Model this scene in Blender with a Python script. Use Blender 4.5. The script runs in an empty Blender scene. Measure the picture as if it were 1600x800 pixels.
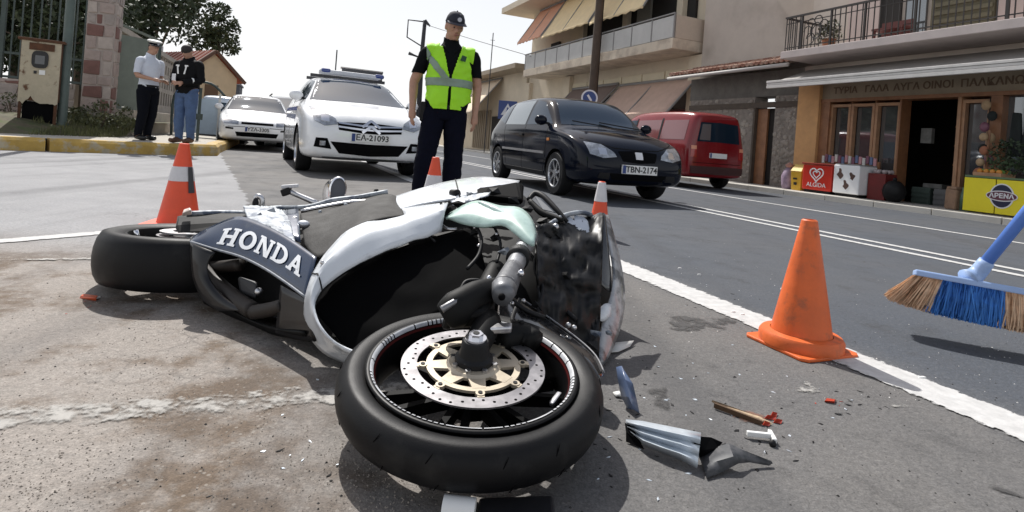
import bpy, bmesh, math, random
from mathutils import Vector, Matrix, noise
from mathutils.bvhtree import BVHTree
random.seed(7)
SC = bpy.context.scene
COL = SC.collection
R = math.radians

# ---------------------------------------------------------------- camera
CAM_H, ROLL, FPX, HORIZ = 0.66, R(4.4), 880.0, 224.0
cd = bpy.data.cameras.new('camera'); cam = bpy.data.objects.new('camera', cd); COL.objects.link(cam)
cd.sensor_width = 36; cd.lens = 36 * FPX / 1600; cd.clip_start = 0.02; cd.clip_end = 3000
cd.shift_y = -(400 - HORIZ) / 1600
cam.matrix_world = Matrix.Translation((0, 0, CAM_H)) @ Matrix.Rotation(R(90), 4, 'X') @ Matrix.Rotation(ROLL, 4, 'Z')
SC.camera = cam
# ---------------------------------------------------------------- light
SUN_EL, SUN_AZ = R(51), math.atan2(-0.47, 0.88)         # azimuth from +Y towards +X
world = bpy.data.worlds.new('World'); SC.world = world; world.use_nodes = True
wn = world.node_tree; bg = wn.nodes['Background']
sky = wn.nodes.new('ShaderNodeTexSky'); sky.sky_type = 'NISHITA'; sky.sun_disc = False
sky.sun_elevation = SUN_EL; sky.sun_rotation = SUN_AZ
sky.air_density = 1.0; sky.dust_density = 3.0; sky.ozone_density = 1.0; sky.altitude = 50
# a thin bright overcast veil over the whole sky
veil = wn.nodes.new('ShaderNodeMix'); veil.data_type = 'RGBA'
wtc = wn.nodes.new('ShaderNodeTexCoord'); wsp = wn.nodes.new('ShaderNodeSeparateXYZ'); wmr = wn.nodes.new('ShaderNodeMapRange')
wn.links.new(wtc.outputs['Generated'], wsp.inputs[0]); wn.links.new(wsp.outputs[2], wmr.inputs[0])
wmr.inputs[1].default_value = 0.0; wmr.inputs[2].default_value = 0.8; wmr.inputs[3].default_value = 0.95; wmr.inputs[4].default_value = 0.15   # haze thins towards the zenith
wn.links.new(wmr.outputs[0], veil.inputs[0])
wn.links.new(sky.outputs[0], veil.inputs[6]); veil.inputs[7].default_value = (10.3, 10.4, 10.5, 1)
wn.links.new(veil.outputs[2], bg.inputs[0]); bg.inputs[1].default_value = 0.10
sl = bpy.data.lights.new('sun', 'SUN'); sun = bpy.data.objects.new('sun', sl); COL.objects.link(sun)
sl.energy = 5.0; sl.angle = R(0.6); sl.color = (1.0, 0.972, 0.93)
sdir = Vector((math.sin(SUN_AZ) * math.cos(SUN_EL), math.cos(SUN_AZ) * math.cos(SUN_EL), math.sin(SUN_EL)))
sun.rotation_euler = sdir.to_track_quat('Z', 'Y').to_euler(); sun.location = (0, 0, 20)
vs = SC.view_settings; vs.view_transform = 'Standard'; vs.look = 'None'; vs.gamma = 1; vs.exposure = 0.05
vs.use_curve_mapping = False

# ---------------------------------------------------------------- geometry helpers
def ray(px, py):
    u = (px - 800) / FPX; v = (HORIZ - py) / FPX
    return Vector((u * math.cos(ROLL) - v * math.sin(ROLL), 1, u * math.sin(ROLL) + v * math.cos(ROLL)))
def G(px, py, h=0.0):                                   # a ground point seen at this place of the photo
    r = ray(px, py); return r * ((h - CAM_H) / r.z) + Vector((0, 0, CAM_H))
def P(px, py, d):                                       # a point d metres away from the viewer
    return ray(px, py) * d + Vector((0, 0, CAM_H))
TH = math.atan2(0.388, 0.9217)                          # road frame: X = across the road, Y = along it
ROAD = Matrix.Rotation(TH, 4, 'Z')
def RD(b, a, z=0): return ROAD @ Vector((b, a, z))

class MB:
    def __init__(s): s.v = []; s.f = []; s.m = []; s.cur = 0
    def add(s, vs_, fs, M=None):
        o = len(s.v)
        s.v += [(M @ Vector(p)) if M else Vector(p) for p in vs_]
        s.f += [tuple(i + o for i in f) for f in fs]; s.m += [s.cur] * len(fs); return s
    def box(s, x0, x1, y0, y1, z0, z1, M=None):
        return s.add([(x0,y0,z0),(x1,y0,z0),(x1,y1,z0),(x0,y1,z0),(x0,y0,z1),(x1,y0,z1),(x1,y1,z1),(x0,y1,z1)],
                     [(3,2,1,0),(4,5,6,7),(0,1,5,4),(1,2,6,5),(2,3,7,6),(3,0,4,7)], M)
    def hexa(s, p): # eight corners: bottom four, top four
        return s.add(p, [(3,2,1,0),(4,5,6,7),(0,1,5,4),(1,2,6,5),(2,3,7,6),(3,0,4,7)])
    def prism(s, poly, z0, z1, M=None):
        n = len(poly)
        return s.add([(x,y,z0) for x,y in poly] + [(x,y,z1) for x,y in poly],
                     [tuple(range(n-1,-1,-1)), tuple(range(n,2*n))] + [(i,(i+1)%n,(i+1)%n+n,i+n) for i in range(n)], M)
    def lathe(s, prof, n=24, M=None, closed=False, a0=0, a1=2*math.pi):
        full = abs(a1-a0-2*math.pi) < 1e-6; k = n if full else n+1
        vs_ = [(r*math.cos(a0+(a1-a0)*i/n), r*math.sin(a0+(a1-a0)*i/n), z) for i in range(k) for r,z in prof]
        m = len(prof); fs = []
        for i in range(n):
            j = (i+1) % k
            for q in range(m if closed else m-1):
                w = (q+1) % m
                fs.append((i*m+q, j*m+q, j*m+w, i*m+w))
        return s.add(vs_, fs, M)
    def disc(s, r, z, n=24, M=None, up=True):
        f = tuple(range(n)) if up else tuple(range(n-1,-1,-1))
        return s.add([(r*math.cos(2*math.pi*i/n), r*math.sin(2*math.pi*i/n), z) for i in range(n)], [f], M)
    def cyl(s, r, z0, z1, n=16, M=None, r1=None):
        r1 = r if r1 is None else r1
        s.lathe([(r,z0),(r1,z1)], n, M); s.disc(r,z0,n,M,False); s.disc(r1,z1,n,M,True); return s
    def ball(s, c, rx, ry=None, rz=None, n=12, M=None):
        ry = ry or rx; rz = rz or rx; m = n//2+1; vs_ = []; fs = []
        for i in range(m):
            t = math.pi*i/(m-1)
            for j in range(n):
                p = 2*math.pi*j/n
                vs_.append((c[0]+rx*math.sin(t)*math.cos(p), c[1]+ry*math.sin(t)*math.sin(p), c[2]+rz*math.cos(t)))
        for i in range(m-1):
            for j in range(n):
                k = (j+1)%n; fs.append((i*n+j, (i+1)*n+j, (i+1)*n+k, i*n+k))
        return s.add(vs_, fs, M)
    def tube(s, pts, rad, n=8, sm=0, M=None, flat=1.0):
        pts = [Vector(p) for p in pts]
        rr = list(rad) if hasattr(rad, '__len__') else [rad]*len(pts)
        if sm: pts, rr = crs(pts, sm, rr)
        k = len(pts); vs_ = []; up = None
        for i,p in enumerate(pts):
            t = (pts[min(i+1,k-1)] - pts[max(i-1,0)]).normalized()
            if up is None:
                up = Vector((0,0,1)) if abs(t.z) < .9 else Vector((1,0,0))
            x = t.cross(up).normalized(); y = x.cross(t).normalized(); up = y
            for j in range(n):
                a = 2*math.pi*j/n
                vs_.append(p + x*(rr[i]*math.cos(a)) + y*(rr[i]*flat*math.sin(a)))
        fs = [(i*n+j, i*n+(j+1)%n, (i+1)*n+(j+1)%n, (i+1)*n+j) for i in range(k-1) for j in range(n)]
        fs += [tuple(range(n-1,-1,-1)), tuple((k-1)*n+j for j in range(n))]
        return s.add(vs_, fs, M)
    def bar(s, p, q, w, h=None, up=(0,0,1)):
        p = Vector(p); q = Vector(q); h = h or w; t = (q-p).normalized()
        u = Vector(up);
        if abs(t.dot(u)) > .95: u = Vector((0,1,0)) if abs(t.y) < .9 else Vector((1,0,0))
        x = t.cross(u).normalized()*w/2; y = x.cross(t).normalized()*h/2
        return s.hexa([p-x-y,p+x-y,q+x-y,q-x-y,p-x+y,p+x+y,q+x+y,q-x+y])
    def grid(s, rows, M=None, flip=False):
        m = len(rows[0]); vs_ = [p for r in rows for p in r]; fs = []
        for i in range(len(rows)-1):
            for j in range(m-1):
                f = (i*m+j, i*m+j+1, (i+1)*m+j+1, (i+1)*m+j)
                fs.append(f[::-1] if flip else f)
        return s.add(vs_, fs, M)

def crs(pts, sub, rr=None):                              # Catmull-Rom
    out = []; ro = []
    n = len(pts)
    for i in range(n-1):
        p0,p1,p2,p3 = pts[max(i-1,0)], pts[i], pts[i+1], pts[min(i+2,n-1)]
        for k in range(sub):
            t = k/sub
            out.append(0.5*((2*p1)+(p2-p0)*t+(2*p0-5*p1+4*p2-p3)*t*t+(3*p1-p0-3*p2+p3)*t**3))
            if rr: ro.append(rr[i]*(1-t)+rr[i+1]*t)
    out.append(pts[-1])
    if rr: ro.append(rr[-1]); return out, ro
    return out
def resample(pts, n, smooth=True):
    pts = [Vector(p) for p in pts]
    if smooth and len(pts) > 2: pts = crs(pts, 6)
    L = [0]
    for i in range(1, len(pts)): L.append(L[-1] + (pts[i]-pts[i-1]).length)
    out = []; j = 0
    for k in range(n):
        t = L[-1]*k/(n-1)
        while j < len(L)-2 and L[j+1] < t: j += 1
        w = (t-L[j])/max(1e-9, L[j+1]-L[j]); out.append(pts[j].lerp(pts[j+1], min(1,max(0,w))))
    return out

def tag(o, label=None, cat=None, group=None, kind=None):
    if label: o['label'] = label
    if cat: o['category'] = cat
    if group: o['group'] = group
    if kind: o['kind'] = kind
    return o
def empty(name, M=None, label=None, cat=None, group=None):
    o = bpy.data.objects.new(name, None); COL.objects.link(o); o.empty_display_size = .1
    if M is not None: o.matrix_world = M if isinstance(M, Matrix) else Matrix.Translation(M)
    return tag(o, label, cat, group)
WM = {}
def root(name, M, label, cat, group=None):
    M = M if isinstance(M, Matrix) else Matrix.Translation(Vector(M))
    o = empty(name, M, label, cat, group); WM[o.name] = M; return o
def obj(name, mb, m, parent=None, smooth=False, bevel=0, world=False, solid=0, sub=0, kind=None, wn=False):
    me = bpy.data.meshes.new(name); me.from_pydata([tuple(p) for p in mb.v], [], mb.f)
    ms = m if isinstance(m, (list, tuple)) else [m]
    for q in ms: me.materials.append(q)
    if len(ms) > 1: me.polygons.foreach_set('material_index', mb.m)
    me.update()
    o = bpy.data.objects.new(name, me); COL.objects.link(o)
    if smooth is True: me.polygons.foreach_set('use_smooth', [True]*len(me.polygons))
    elif smooth: me.polygons.foreach_set('use_smooth', [True]*len(me.polygons)); me.set_sharp_from_angle(angle=R(smooth))
    if solid:
        d = o.modifiers.new('solid', 'SOLIDIFY'); d.thickness = solid; d.offset = -1
    if bevel:
        d = o.modifiers.new('bevel', 'BEVEL'); d.width = bevel; d.segments = 2; d.limit_method = 'ANGLE'; d.angle_limit = R(35)
    if sub:
        d = o.modifiers.new('sub', 'SUBSURF'); d.levels = sub; d.render_levels = sub
    if parent:
        o.parent = parent
        if world: o.matrix_parent_inverse = WM[parent.name].inverted() if parent.name in WM else Matrix()
    if kind: o['kind'] = kind
    return o
def copytree(o, parent=None, M=None, label=None, group=None, **kw):
    c = o.copy(); COL.objects.link(c); c.parent = parent
    if M is not None: c.matrix_world = M; WM[c.name] = M
    for k,v in (('label',label),('group',group)):
        if v: c[k] = v
    for ch in list(o.children): copytree(ch, c)
    return c
def bake(o):                                             # apply the modifiers
    dg = bpy.context.evaluated_depsgraph_get(); dg.update()
    me = bpy.data.meshes.new_from_object(o.evaluated_get(dg)); o.modifiers.clear(); o.data = me; return o
def fix_normals(o):
    bm = bmesh.new(); bm.from_mesh(o.data); bmesh.ops.recalc_face_normals(bm, faces=bm.faces[:]); bm.to_mesh(o.data); bm.free(); return o
def text_mesh(txt, size=1.0, ext=0.0, bold=0.0):
    c = bpy.data.curves.new('text', 'FONT'); c.body = txt; c.size = size; c.extrude = ext; c.offset = bold
    c.align_x = 'CENTER'; c.align_y = 'CENTER'; c.resolution_u = 3
    o = bpy.data.objects.new('text', c); COL.objects.link(o)
    dg = bpy.context.evaluated_depsgraph_get(); dg.update()
    me = bpy.data.meshes.new_from_object(o.evaluated_get(dg)); bpy.data.objects.remove(o); return me
def text_obj(name, txt, size, M, m, parent=None, ext=.002, bold=0.0, world=False):
    me = text_mesh(txt, size, ext, bold); me.materials.clear(); me.materials.append(m)
    me.transform(M)
    o = bpy.data.objects.new(name, me); COL.objects.link(o)
    if parent:
        o.parent = parent
        if world: o.matrix_parent_inverse = WM[parent.name].inverted()
    return o

# ---------------------------------------------------------------- materials
MATS = {}
def mat(name, col, rough=.5, metal=0.0, var=0.0, vs=8.0, bump=0.0, bs=60.0, coat=0.0, spec=.5, col2=None, mixs=3.0, mixt=(.45,.6), em=0, trans=0, sheen=0, dist=0.004):
    if name in MATS: return MATS[name]
    m = bpy.data.materials.new(name); m.use_nodes = True; nt = m.node_tree; N = nt.nodes; L = nt.links
    b = N['Principled BSDF']; MATS[name] = m
    b.inputs['Base Color'].default_value = (*col, 1); b.inputs['Roughness'].default_value = rough
    b.inputs['Metallic'].default_value = metal; b.inputs['Specular IOR Level'].default_value = spec
    b.inputs['Coat Weight'].default_value = coat; b.inputs['Coat Roughness'].default_value = .05
    b.inputs['Transmission Weight'].default_value = trans
    if sheen: b.inputs['Sheen Weight'].default_value = sheen
    if em:
        b.inputs['Emission Color'].default_value = (*col, 1); b.inputs['Emission Strength'].default_value = em
    tc = N.new('ShaderNodeTexCoord'); src = None
    if col2:
        n = N.new('ShaderNodeTexNoise'); n.inputs['Scale'].default_value = mixs; n.inputs['Detail'].default_value = 7; n.inputs['Roughness'].default_value = .62
        L.new(tc.outputs['Object'], n.inputs['Vector'])
        rp = N.new('ShaderNodeValToRGB'); rp.color_ramp.elements[0].position = mixt[0]; rp.color_ramp.elements[1].position = mixt[1]
        rp.color_ramp.elements[0].color = (*col, 1); rp.color_ramp.elements[1].color = (*col2, 1)
        L.new(n.outputs['Fac'], rp.inputs[0]); src = rp.outputs[0]
    if var:
        n = N.new('ShaderNodeTexNoise'); n.inputs['Scale'].default_value = vs; n.inputs['Detail'].default_value = 8; n.inputs['Roughness'].default_value = .65
        L.new(tc.outputs['Object'], n.inputs['Vector'])
        mr = N.new('ShaderNodeMapRange'); mr.inputs[1].default_value = .25; mr.inputs[2].default_value = .75
        mr.inputs[3].default_value = 1-var; mr.inputs[4].default_value = 1+var; L.new(n.outputs['Fac'], mr.inputs[0])
        mx = N.new('ShaderNodeMix'); mx.data_type = 'RGBA'; mx.blend_type = 'MULTIPLY'; mx.inputs[0].default_value = 1
        if src: L.new(src, mx.inputs[6])
        else: mx.inputs[6].default_value = (*col, 1)
        L.new(mr.outputs[0], mx.inputs[7]); src = mx.outputs[2]
        m2 = N.new('ShaderNodeMapRange'); m2.inputs[3].default_value = max(0.02, rough-.12); m2.inputs[4].default_value = min(1, rough+.15)
        L.new(n.outputs['Fac'], m2.inputs[0]); L.new(m2.outputs[0], b.inputs['Roughness'])
    if src: L.new(src, b.inputs['Base Color'])
    if bump:
        n = N.new('ShaderNodeTexNoise'); n.inputs['Scale'].default_value = bs; n.inputs['Detail'].default_value = 6; n.inputs['Roughness'].default_value = .6
        L.new(tc.outputs['Object'], n.inputs['Vector'])
        bp = N.new('ShaderNodeBump'); bp.inputs['Strength'].default_value = bump; bp.inputs['Distance'].default_value = dist
        L.new(n.outputs['Fac'], bp.inputs['Height']); L.new(bp.outputs[0], b.inputs['Normal'])
    return m

RUB = mat('rubber', (.010,.010,.011), .7, var=.35, vs=12, bump=.15, bs=300, spec=.25)
BLK = mat('black_plastic', (.010,.010,.011), .55, var=.4, vs=10, spec=.25)
BLKM = mat('matt_black', (.003,.003,.0035), .8, spec=.08)
GLOSSB = mat('gloss_black', (.008,.008,.009), .14, coat=.6)
STEEL = mat('steel', (.55,.55,.56), .32, 1, var=.25, vs=30)
CHROME = mat('chrome', (.8,.8,.82), .12, 1)
DGLASS = mat('dark_glass', (.012,.022,.036), .03, spec=.5); DGLASS.node_tree.nodes['Principled BSDF'].inputs['Specular Tint'].default_value = (.50,.72,1,1)
WHITEP = mat('white_paint', (.84,.85,.86), .22, coat=.7, var=.05, vs=5)
PLATE = mat('plate_white', (.78,.78,.76), .4)
INK = mat('ink', (.01,.01,.012), .5)
SKIN = mat('skin', (.42,.235,.16), .5, var=.12, vs=25)
GREYC = mat('grey_concrete', (.34,.325,.30), .9, var=.18, vs=2, bump=.3, bs=40)
# ================================================================ the ground
def ground_mat():
    m = bpy.data.materials.new('ground_surface'); m.use_nodes = True; nt = m.node_tree; N = nt.nodes; L = nt.links
    b = N['Principled BSDF']; tc = N.new('ShaderNodeTexCoord'); V = tc.outputs['Object']
    def nz(scale, det=6, ro=.6, vec=V):
        n = N.new('ShaderNodeTexNoise'); n.inputs['Scale'].default_value = scale; n.inputs['Detail'].default_value = det
        n.inputs['Roughness'].default_value = ro; L.new(vec, n.inputs['Vector']); return n.outputs['Fac']
    def ma(op, a, b_=None, c=None):
        n = N.new('ShaderNodeMath'); n.operation = op
        for i,q in enumerate((a,b_,c)):
            if q is None: continue
            if isinstance(q,(int,float)): n.inputs[i].default_value = q
            else: L.new(q, n.inputs[i])
        return n.outputs[0]
    def mr(v, a0, a1, b0, b1, smooth=False):
        n = N.new('ShaderNodeMapRange'); n.interpolation_type = 'SMOOTHSTEP' if smooth else 'LINEAR'
        for i,q in enumerate((v,a0,a1,b0,b1)):
            if isinstance(q,(int,float)): n.inputs[i].default_value = q
            else: L.new(q, n.inputs[i])
        return n.outputs[0]
    def mix(f, a, b_, mode='MIX'):
        n = N.new('ShaderNodeMix'); n.data_type = 'RGBA'; n.blend_type = mode
        for i,q in ((0,f),(6,a),(7,b_)):
            if isinstance(q,(int,float)): n.inputs[i].default_value = q
            elif isinstance(q,tuple): n.inputs[i].default_value = (*q,1)
            else: L.new(q, n.inputs[i])
        return n.outputs[2]
    sp = N.new('ShaderNodeSeparateXYZ'); L.new(V, sp.inputs[0]); X,Y = sp.outputs[0], sp.outputs[1]
    big, mid, fine, grit = nz(.7,5), nz(4,8,.65), nz(60,6,.7), nz(230,3,.6)
    sd = ma('ADD', ma('ADD', X, ma('MULTIPLY', Y, .555)), -.456)
    sd = ma('ADD', sd, ma('MULTIPLY', ma('SUBTRACT', mid, .5), mr(Y, 1, 4.5, 1.0, .28)))
    w = mr(Y, 1.2, 4.2, .42, .012)
    conc = mr(ma('DIVIDE', sd, w), -1, 1, 1, 0, True)
    bb = ma('ADD', ma('MULTIPLY', X, .9217), ma('MULTIPLY', Y, .388))
    lane = mr(ma('ADD', bb, ma('MULTIPLY', mid, .3)), 1.85, 2.3, 0, 1, True)
    asph = mix(lane, (.150,.143,.136), (.074,.082,.096))
    asph = mix(mr(big,.4,.62,0,.55), asph, (.088,.090,.096))
    asph = mix(mr(mid,.56,.68,0,.4), asph, (.05,.049,.05))
    far = mr(Y, 2.2, 3.2, 0, 1, True)
    tan = mix(mr(nz(2.6,7,.6),.46,.60,0,1,True), (.275,.246,.220), (.130,.095,.067))
    tan = mix(mr(nz(11,6,.7),.5,.66,0,.75), tan, (.25,.228,.205))
    cc = mix(far, tan, mix(mr(big,.4,.6,0,1), (.285,.285,.29), (.245,.245,.25)))
    base = mix(conc, asph, cc)
    near = mr(Y, 2.0, 7.0, 1, .25)
    base = mix(ma('MULTIPLY', near, .7), base, mix(1.0, base, mr(fine,.3,.7,.65,1.35), 'MULTIPLY'))
    base = mix(ma('MULTIPLY', near, .6), base, mix(1.0, base, mr(grit,.35,.65,.65,1.35), 'MULTIPLY'))
    vo = N.new('ShaderNodeTexVoronoi'); vo.inputs['Scale'].default_value = 95; L.new(V, vo.inputs['Vector'])
    sw = N.new('ShaderNodeSeparateColor'); L.new(vo.outputs['Color'], sw.inputs[0])
    chip = ma('MULTIPLY', ma('GREATER_THAN', sw.outputs[0], .86), ma('LESS_THAN', vo.outputs['Distance'], .34))
    base = mix(ma('MULTIPLY', ma('MULTIPLY', chip, near), ma('MULTIPLY_ADD', conc, .28, .10)), base, (.42,.39,.35))
    wv = N.new('ShaderNodeTexVoronoi'); wv.feature = 'DISTANCE_TO_EDGE'; wv.inputs['Scale'].default_value = .55
    vd_ = N.new('ShaderNodeVectorMath'); vd_.operation = 'ADD'; nv_ = N.new('ShaderNodeTexNoise'); nv_.inputs['Scale'].default_value = 3; nv_.inputs['Detail'].default_value = 6; L.new(V, nv_.inputs['Vector']); L.new(V, vd_.inputs[0]); L.new(nv_.outputs['Color'], vd_.inputs[1]); L.new(vd_.outputs[0], wv.inputs['Vector'])
    crack = ma('MULTIPLY', mr(wv.outputs['Distance'], .0, .008, 1, 0), mr(big,.45,.6,0,.6)); base = mix(crack, base, (.03,.029,.028))
    tr = N.new('ShaderNodeTexNoise'); tr.inputs['Scale'].default_value = 1; tr.inputs['Detail'].default_value = 5; mp = N.new('ShaderNodeMapping'); mp.inputs['Rotation'].default_value = (0,0,-TH); mp.inputs['Scale'].default_value = (2.6,.10,1); L.new(V, mp.inputs[0]); L.new(mp.outputs[0], tr.inputs['Vector'])
    base = mix(mr(tr.outputs['Fac'],.52,.68,0,.32), base, (.055,.056,.06))
    L.new(base, b.inputs['Base Color']); b.inputs['Specular IOR Level'].default_value = .3
    L.new(mr(mid,.3,.7,.72,.95), b.inputs['Roughness'])
    bp = N.new('ShaderNodeBump'); bp.inputs['Strength'].default_value = .6; bp.inputs['Distance'].default_value = .004
    L.new(ma('ADD', ma('ADD', fine, ma('MULTIPLY', grit, .7)), ma('MULTIPLY', vo.outputs['Distance'], -.5)), bp.inputs['Height']); L.new(bp.outputs[0], b.inputs['Normal'])
    return m
GM = ground_mat()
g = MB(); g.add([(-900,-60,0),(900,-60,0),(900,1500,0),(-900,1500,0)], [(0,1,2,3)])
tag(obj('ground', g, GM), kind='structure')

def line_mat(name, col, wear, sc=24):
    m = mat(name, col, .8, var=.22, vs=25, bump=.3, bs=200); N = m.node_tree.nodes; L = m.node_tree.links; b = N['Principled BSDF']
    at = N.new('ShaderNodeAttribute'); at.attribute_name = 'edge'; tc = N.new('ShaderNodeTexCoord'); n = N.new('ShaderNodeTexNoise')
    n.inputs['Scale'].default_value = sc; n.inputs['Detail'].default_value = 8; n.inputs['Roughness'].default_value = .68; L.new(tc.outputs['Object'], n.inputs['Vector'])
    n2 = N.new('ShaderNodeTexNoise'); n2.inputs['Scale'].default_value = 3; L.new(tc.outputs['Object'], n2.inputs['Vector'])
    a = N.new('ShaderNodeMath'); a.operation = 'MULTIPLY_ADD'; L.new(at.outputs['Fac'], a.inputs[0]); a.inputs[1].default_value = .34; L.new(n.outputs['Fac'], a.inputs[2])
    c = N.new('ShaderNodeMath'); c.operation = 'MULTIPLY_ADD'; L.new(n2.outputs['Fac'], c.inputs[0]); c.inputs[1].default_value = .5*wear; L.new(a.outputs[0], c.inputs[2])
    r = N.new('ShaderNodeMapRange'); r.inputs[1].default_value = .92-.42*wear; r.inputs[2].default_value = .98-.30*wear; r.inputs[3].default_value = 1; r.inputs[4].default_value = 0
    L.new(c.outputs[0], r.inputs[0]); L.new(r.outputs[0], b.inputs['Alpha']); return m
LINE = line_mat('line_paint', (.50,.495,.485), .25)
LINE2 = line_mat('faded_line_paint', (.36,.345,.32), .74, 22)
def strip(name, p0, p1, w, m, jag=.006, n=120, z=.004):
    p0 = Vector(p0); p1 = Vector(p1); t = (p1-p0).normalized(); s = Vector((-t.y, t.x, 0)); mb = MB(); rows = []
    for i in range(n+1):
        c = p0.lerp(p1, (i/n)**2); q = w/2
        e0 = jag*noise.noise((i*.9, 3, w*9)); e1 = jag*noise.noise((i*.9, 11, w*5))
        rows.append([c + s*k*(q+(e0 if k > 0 else e1)) + Vector((0,0,z)) for k in (1,.75,.4,0,-.4,-.75,-1)])
    mb.grid(rows, flip=True); o = obj(name, mb, m); at = o.data.attributes.new('edge','FLOAT','POINT'); at.data.foreach_set('value', [1,.35,0,0,0,.35,1]*(n+1)); return tag(o, kind='structure')
strip('edge_line', RD(1.90,.2), RD(1.90,60), .19, LINE)
strip('centre_line', RD(4.93,.2), RD(4.93,60), .10, LINE)
strip('centre_line', RD(5.22,.2), RD(5.22,60), .10, LINE)
strip('far_edge_line', RD(7.55,.2), RD(7.55,40), .11, LINE)
strip('give_way_line', G(-160,391), G(250,357), .10, LINE, z=.004)
strip('thin_line', G(-160,409), G(235,404), .055, LINE2, z=.004)
strip('faded_line', G(-200,667), G(640,612), .15, LINE2, .012, z=.003)

# loose grit on the near ground
GRIT = mat('grit', (.27,.235,.20), .95, var=.5, vs=400)
GRITD = mat('grit_dark', (.03,.028,.026), .8)
def gravel(name, n, m, smin, smax, region, label):
    mb = MB(); 
    for i in range(n):
        px, py = region(); c = G(px, py)
        s = random.uniform(smin, smax); ph = [random.uniform(.6,1.2) for _ in range(6)]
        a = random.uniform(0, 6.3); ca, sa = math.cos(a)*s, math.sin(a)*s
        top = Vector((random.uniform(-.2,.2)*s, random.uniform(-.2,.2)*s, s*random.uniform(.35,.7)))
        k = [(ca*ph[0], sa*ph[0]), (-sa*ph[1], ca*ph[1]), (-ca*ph[2], -sa*ph[2]), (sa*ph[3], -ca*ph[3])]
        mb.add([c+Vector((x,y,-.001)) for x,y in k] + [c+top], [(0,1,4),(1,2,4),(2,3,4),(3,0,4)])
    return tag(obj(name, mb, m), label, None, None, 'stuff')
def reg_left():
    while True:
        px, py = random.uniform(-30, 720), 470 + 340*random.random()**.8
        if noise.noise((px*.006, py*.009, 1)) + random.uniform(-.5,.5) > -.05: return px, py
def reg_all(): return random.uniform(-20, 1620), 420 + 390*random.random()
gravel('gravel', 3000, GRIT, .0016, .0042, reg_left, 'tan grit scattered over the near ground at left')
gravel('dark_gravel', 420, GRITD, .002, .0055, reg_all, 'small dark crumbs of rubber and plastic scattered on the ground')
gravel('glass_crumbs', 260, mat('crumb_pale', (.6,.58,.55), .5), .0018, .005, lambda: (random.uniform(960,1620), 330+300*random.random()), 'pale crumbs of broken plastic scattered over the road at right')

# ================================================================ left kerb, pavement and verge
YK = mat('yellow_kerb_paint', (.46,.30,.075), .8, var=.25, vs=6, col2=(.42,.36,.25), mixs=7, mixt=(.5,.62), bump=.4, bs=50)
PAVE = mat('pavement_concrete', (.40,.37,.32), .9, var=.16, vs=3, bump=.3, bs=60)
kerb_line = [Vector(p) for p in ((-12.6,3.0,0), (-9.0,6.4,0), (-7.35,8.05,0), (-6.45,9.1,0), (-5.75,9.95,0), (-5.52,10.4,0), (-5.55,11.0,0))] + [RD(-1.0,a) for a in (12.6,14,16,18,21,24,28,33,40)]
def offset_line(ln, w):
    out = []
    for i,p in enumerate(ln):
        t = (ln[min(i+1,len(ln)-1)] - ln[max(i-1,0)]).normalized(); out.append(p + Vector((-t.y, t.x, 0))*w)
    return out
KH = .20
dense = resample(kerb_line, 60, True); inn = offset_line(dense, .24)
kroot = tag(empty('kerb', Matrix()), kind='structure'); WM['kerb'] = Matrix()
segs = [0,3,6,9,12,15,18,20,22,24,26,28,30,32,35,38,41,44,47,50,53,56,59]
for i in range(len(segs)-1):
    a, b = segs[i], segs[i+1]; mb = MB(); rows_o = []; 
    hh = KH + random.uniform(-.006,.006)
    for k in range(a, b+1):
        t = 0
        if k == a: o, n_ = dense[a].lerp(dense[a+1], .04), inn[a].lerp(inn[a+1], .04)
        elif k == b: o, n_ = dense[b].lerp(dense[b-1], .04), inn[b].lerp(inn[b-1], .04)
        else: o, n_ = dense[k], inn[k]
        e = (o-n_).normalized()
        rows_o.append([o+Vector((0,0,-.05)), o+Vector((0,0,hh-.05))-e*.015, o+Vector((0,0,hh))-e*.06, n_+Vector((0,0,hh)), n_+Vector((0,0,-.05))])
    mb.grid(rows_o, flip=False)
    for r_ in (rows_o[0], rows_o[-1][::-1]): mb.add(r_, [(0,1,2,3,4)])
    fix_normals(obj('kerb_stone', mb, YK, kroot, bevel=.006))
# pavement and the grass verge behind it
mid_ = offset_line(dense, 2.0)
mb = MB(); mb.grid([[a+Vector((0,0,KH-.012)) for a in offset_line(dense,.235)], [a+Vector((0,0,KH+.02)) for a in offset_line(dense,1.9)], [a+Vector((0,0,KH+.03)) for a in offset_line(dense,14)]], flip=False)
tag(fix_normals(obj('pavement', mb, PAVE)), kind='structure')
VERGE = mat('verge_soil', (.10,.085,.05), .95, var=.4, vs=5, col2=(.07,.085,.03), mixs=4, bump=.6, bs=30)
GRASS = mat('dry_grass', (.115,.12,.045), .8, var=.45, vs=3)
vx = []
def verge_z(t): return KH + .01 + .30*min(1, t/1.6)
rows = []
vl = [P(-260,200,6.6), P(-120,200,7.9), P(0,200,8.75), P(60,200,9.2), P(120,200,9.7), P(165,200,10.1), P(195,200,10.6)]
vl = [Vector((p.x,p.y,0)) for p in vl]; vd = resample(vl, 40)
for t in (0,.15,.4,.8,1.3,1.8,3,6):
    rows.append([p + Vector((-.35,.94,0))*t + Vector((0,0, KH-.03+.34*min(1,t/1.5) + .02*noise.noise((p.x*2,p.y*2,t*3)))) for p in vd])
mb = MB(); mb.grid(rows); tag(fix_normals(obj('verge', mb, VERGE)), kind='structure')
mb = MB()
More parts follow.
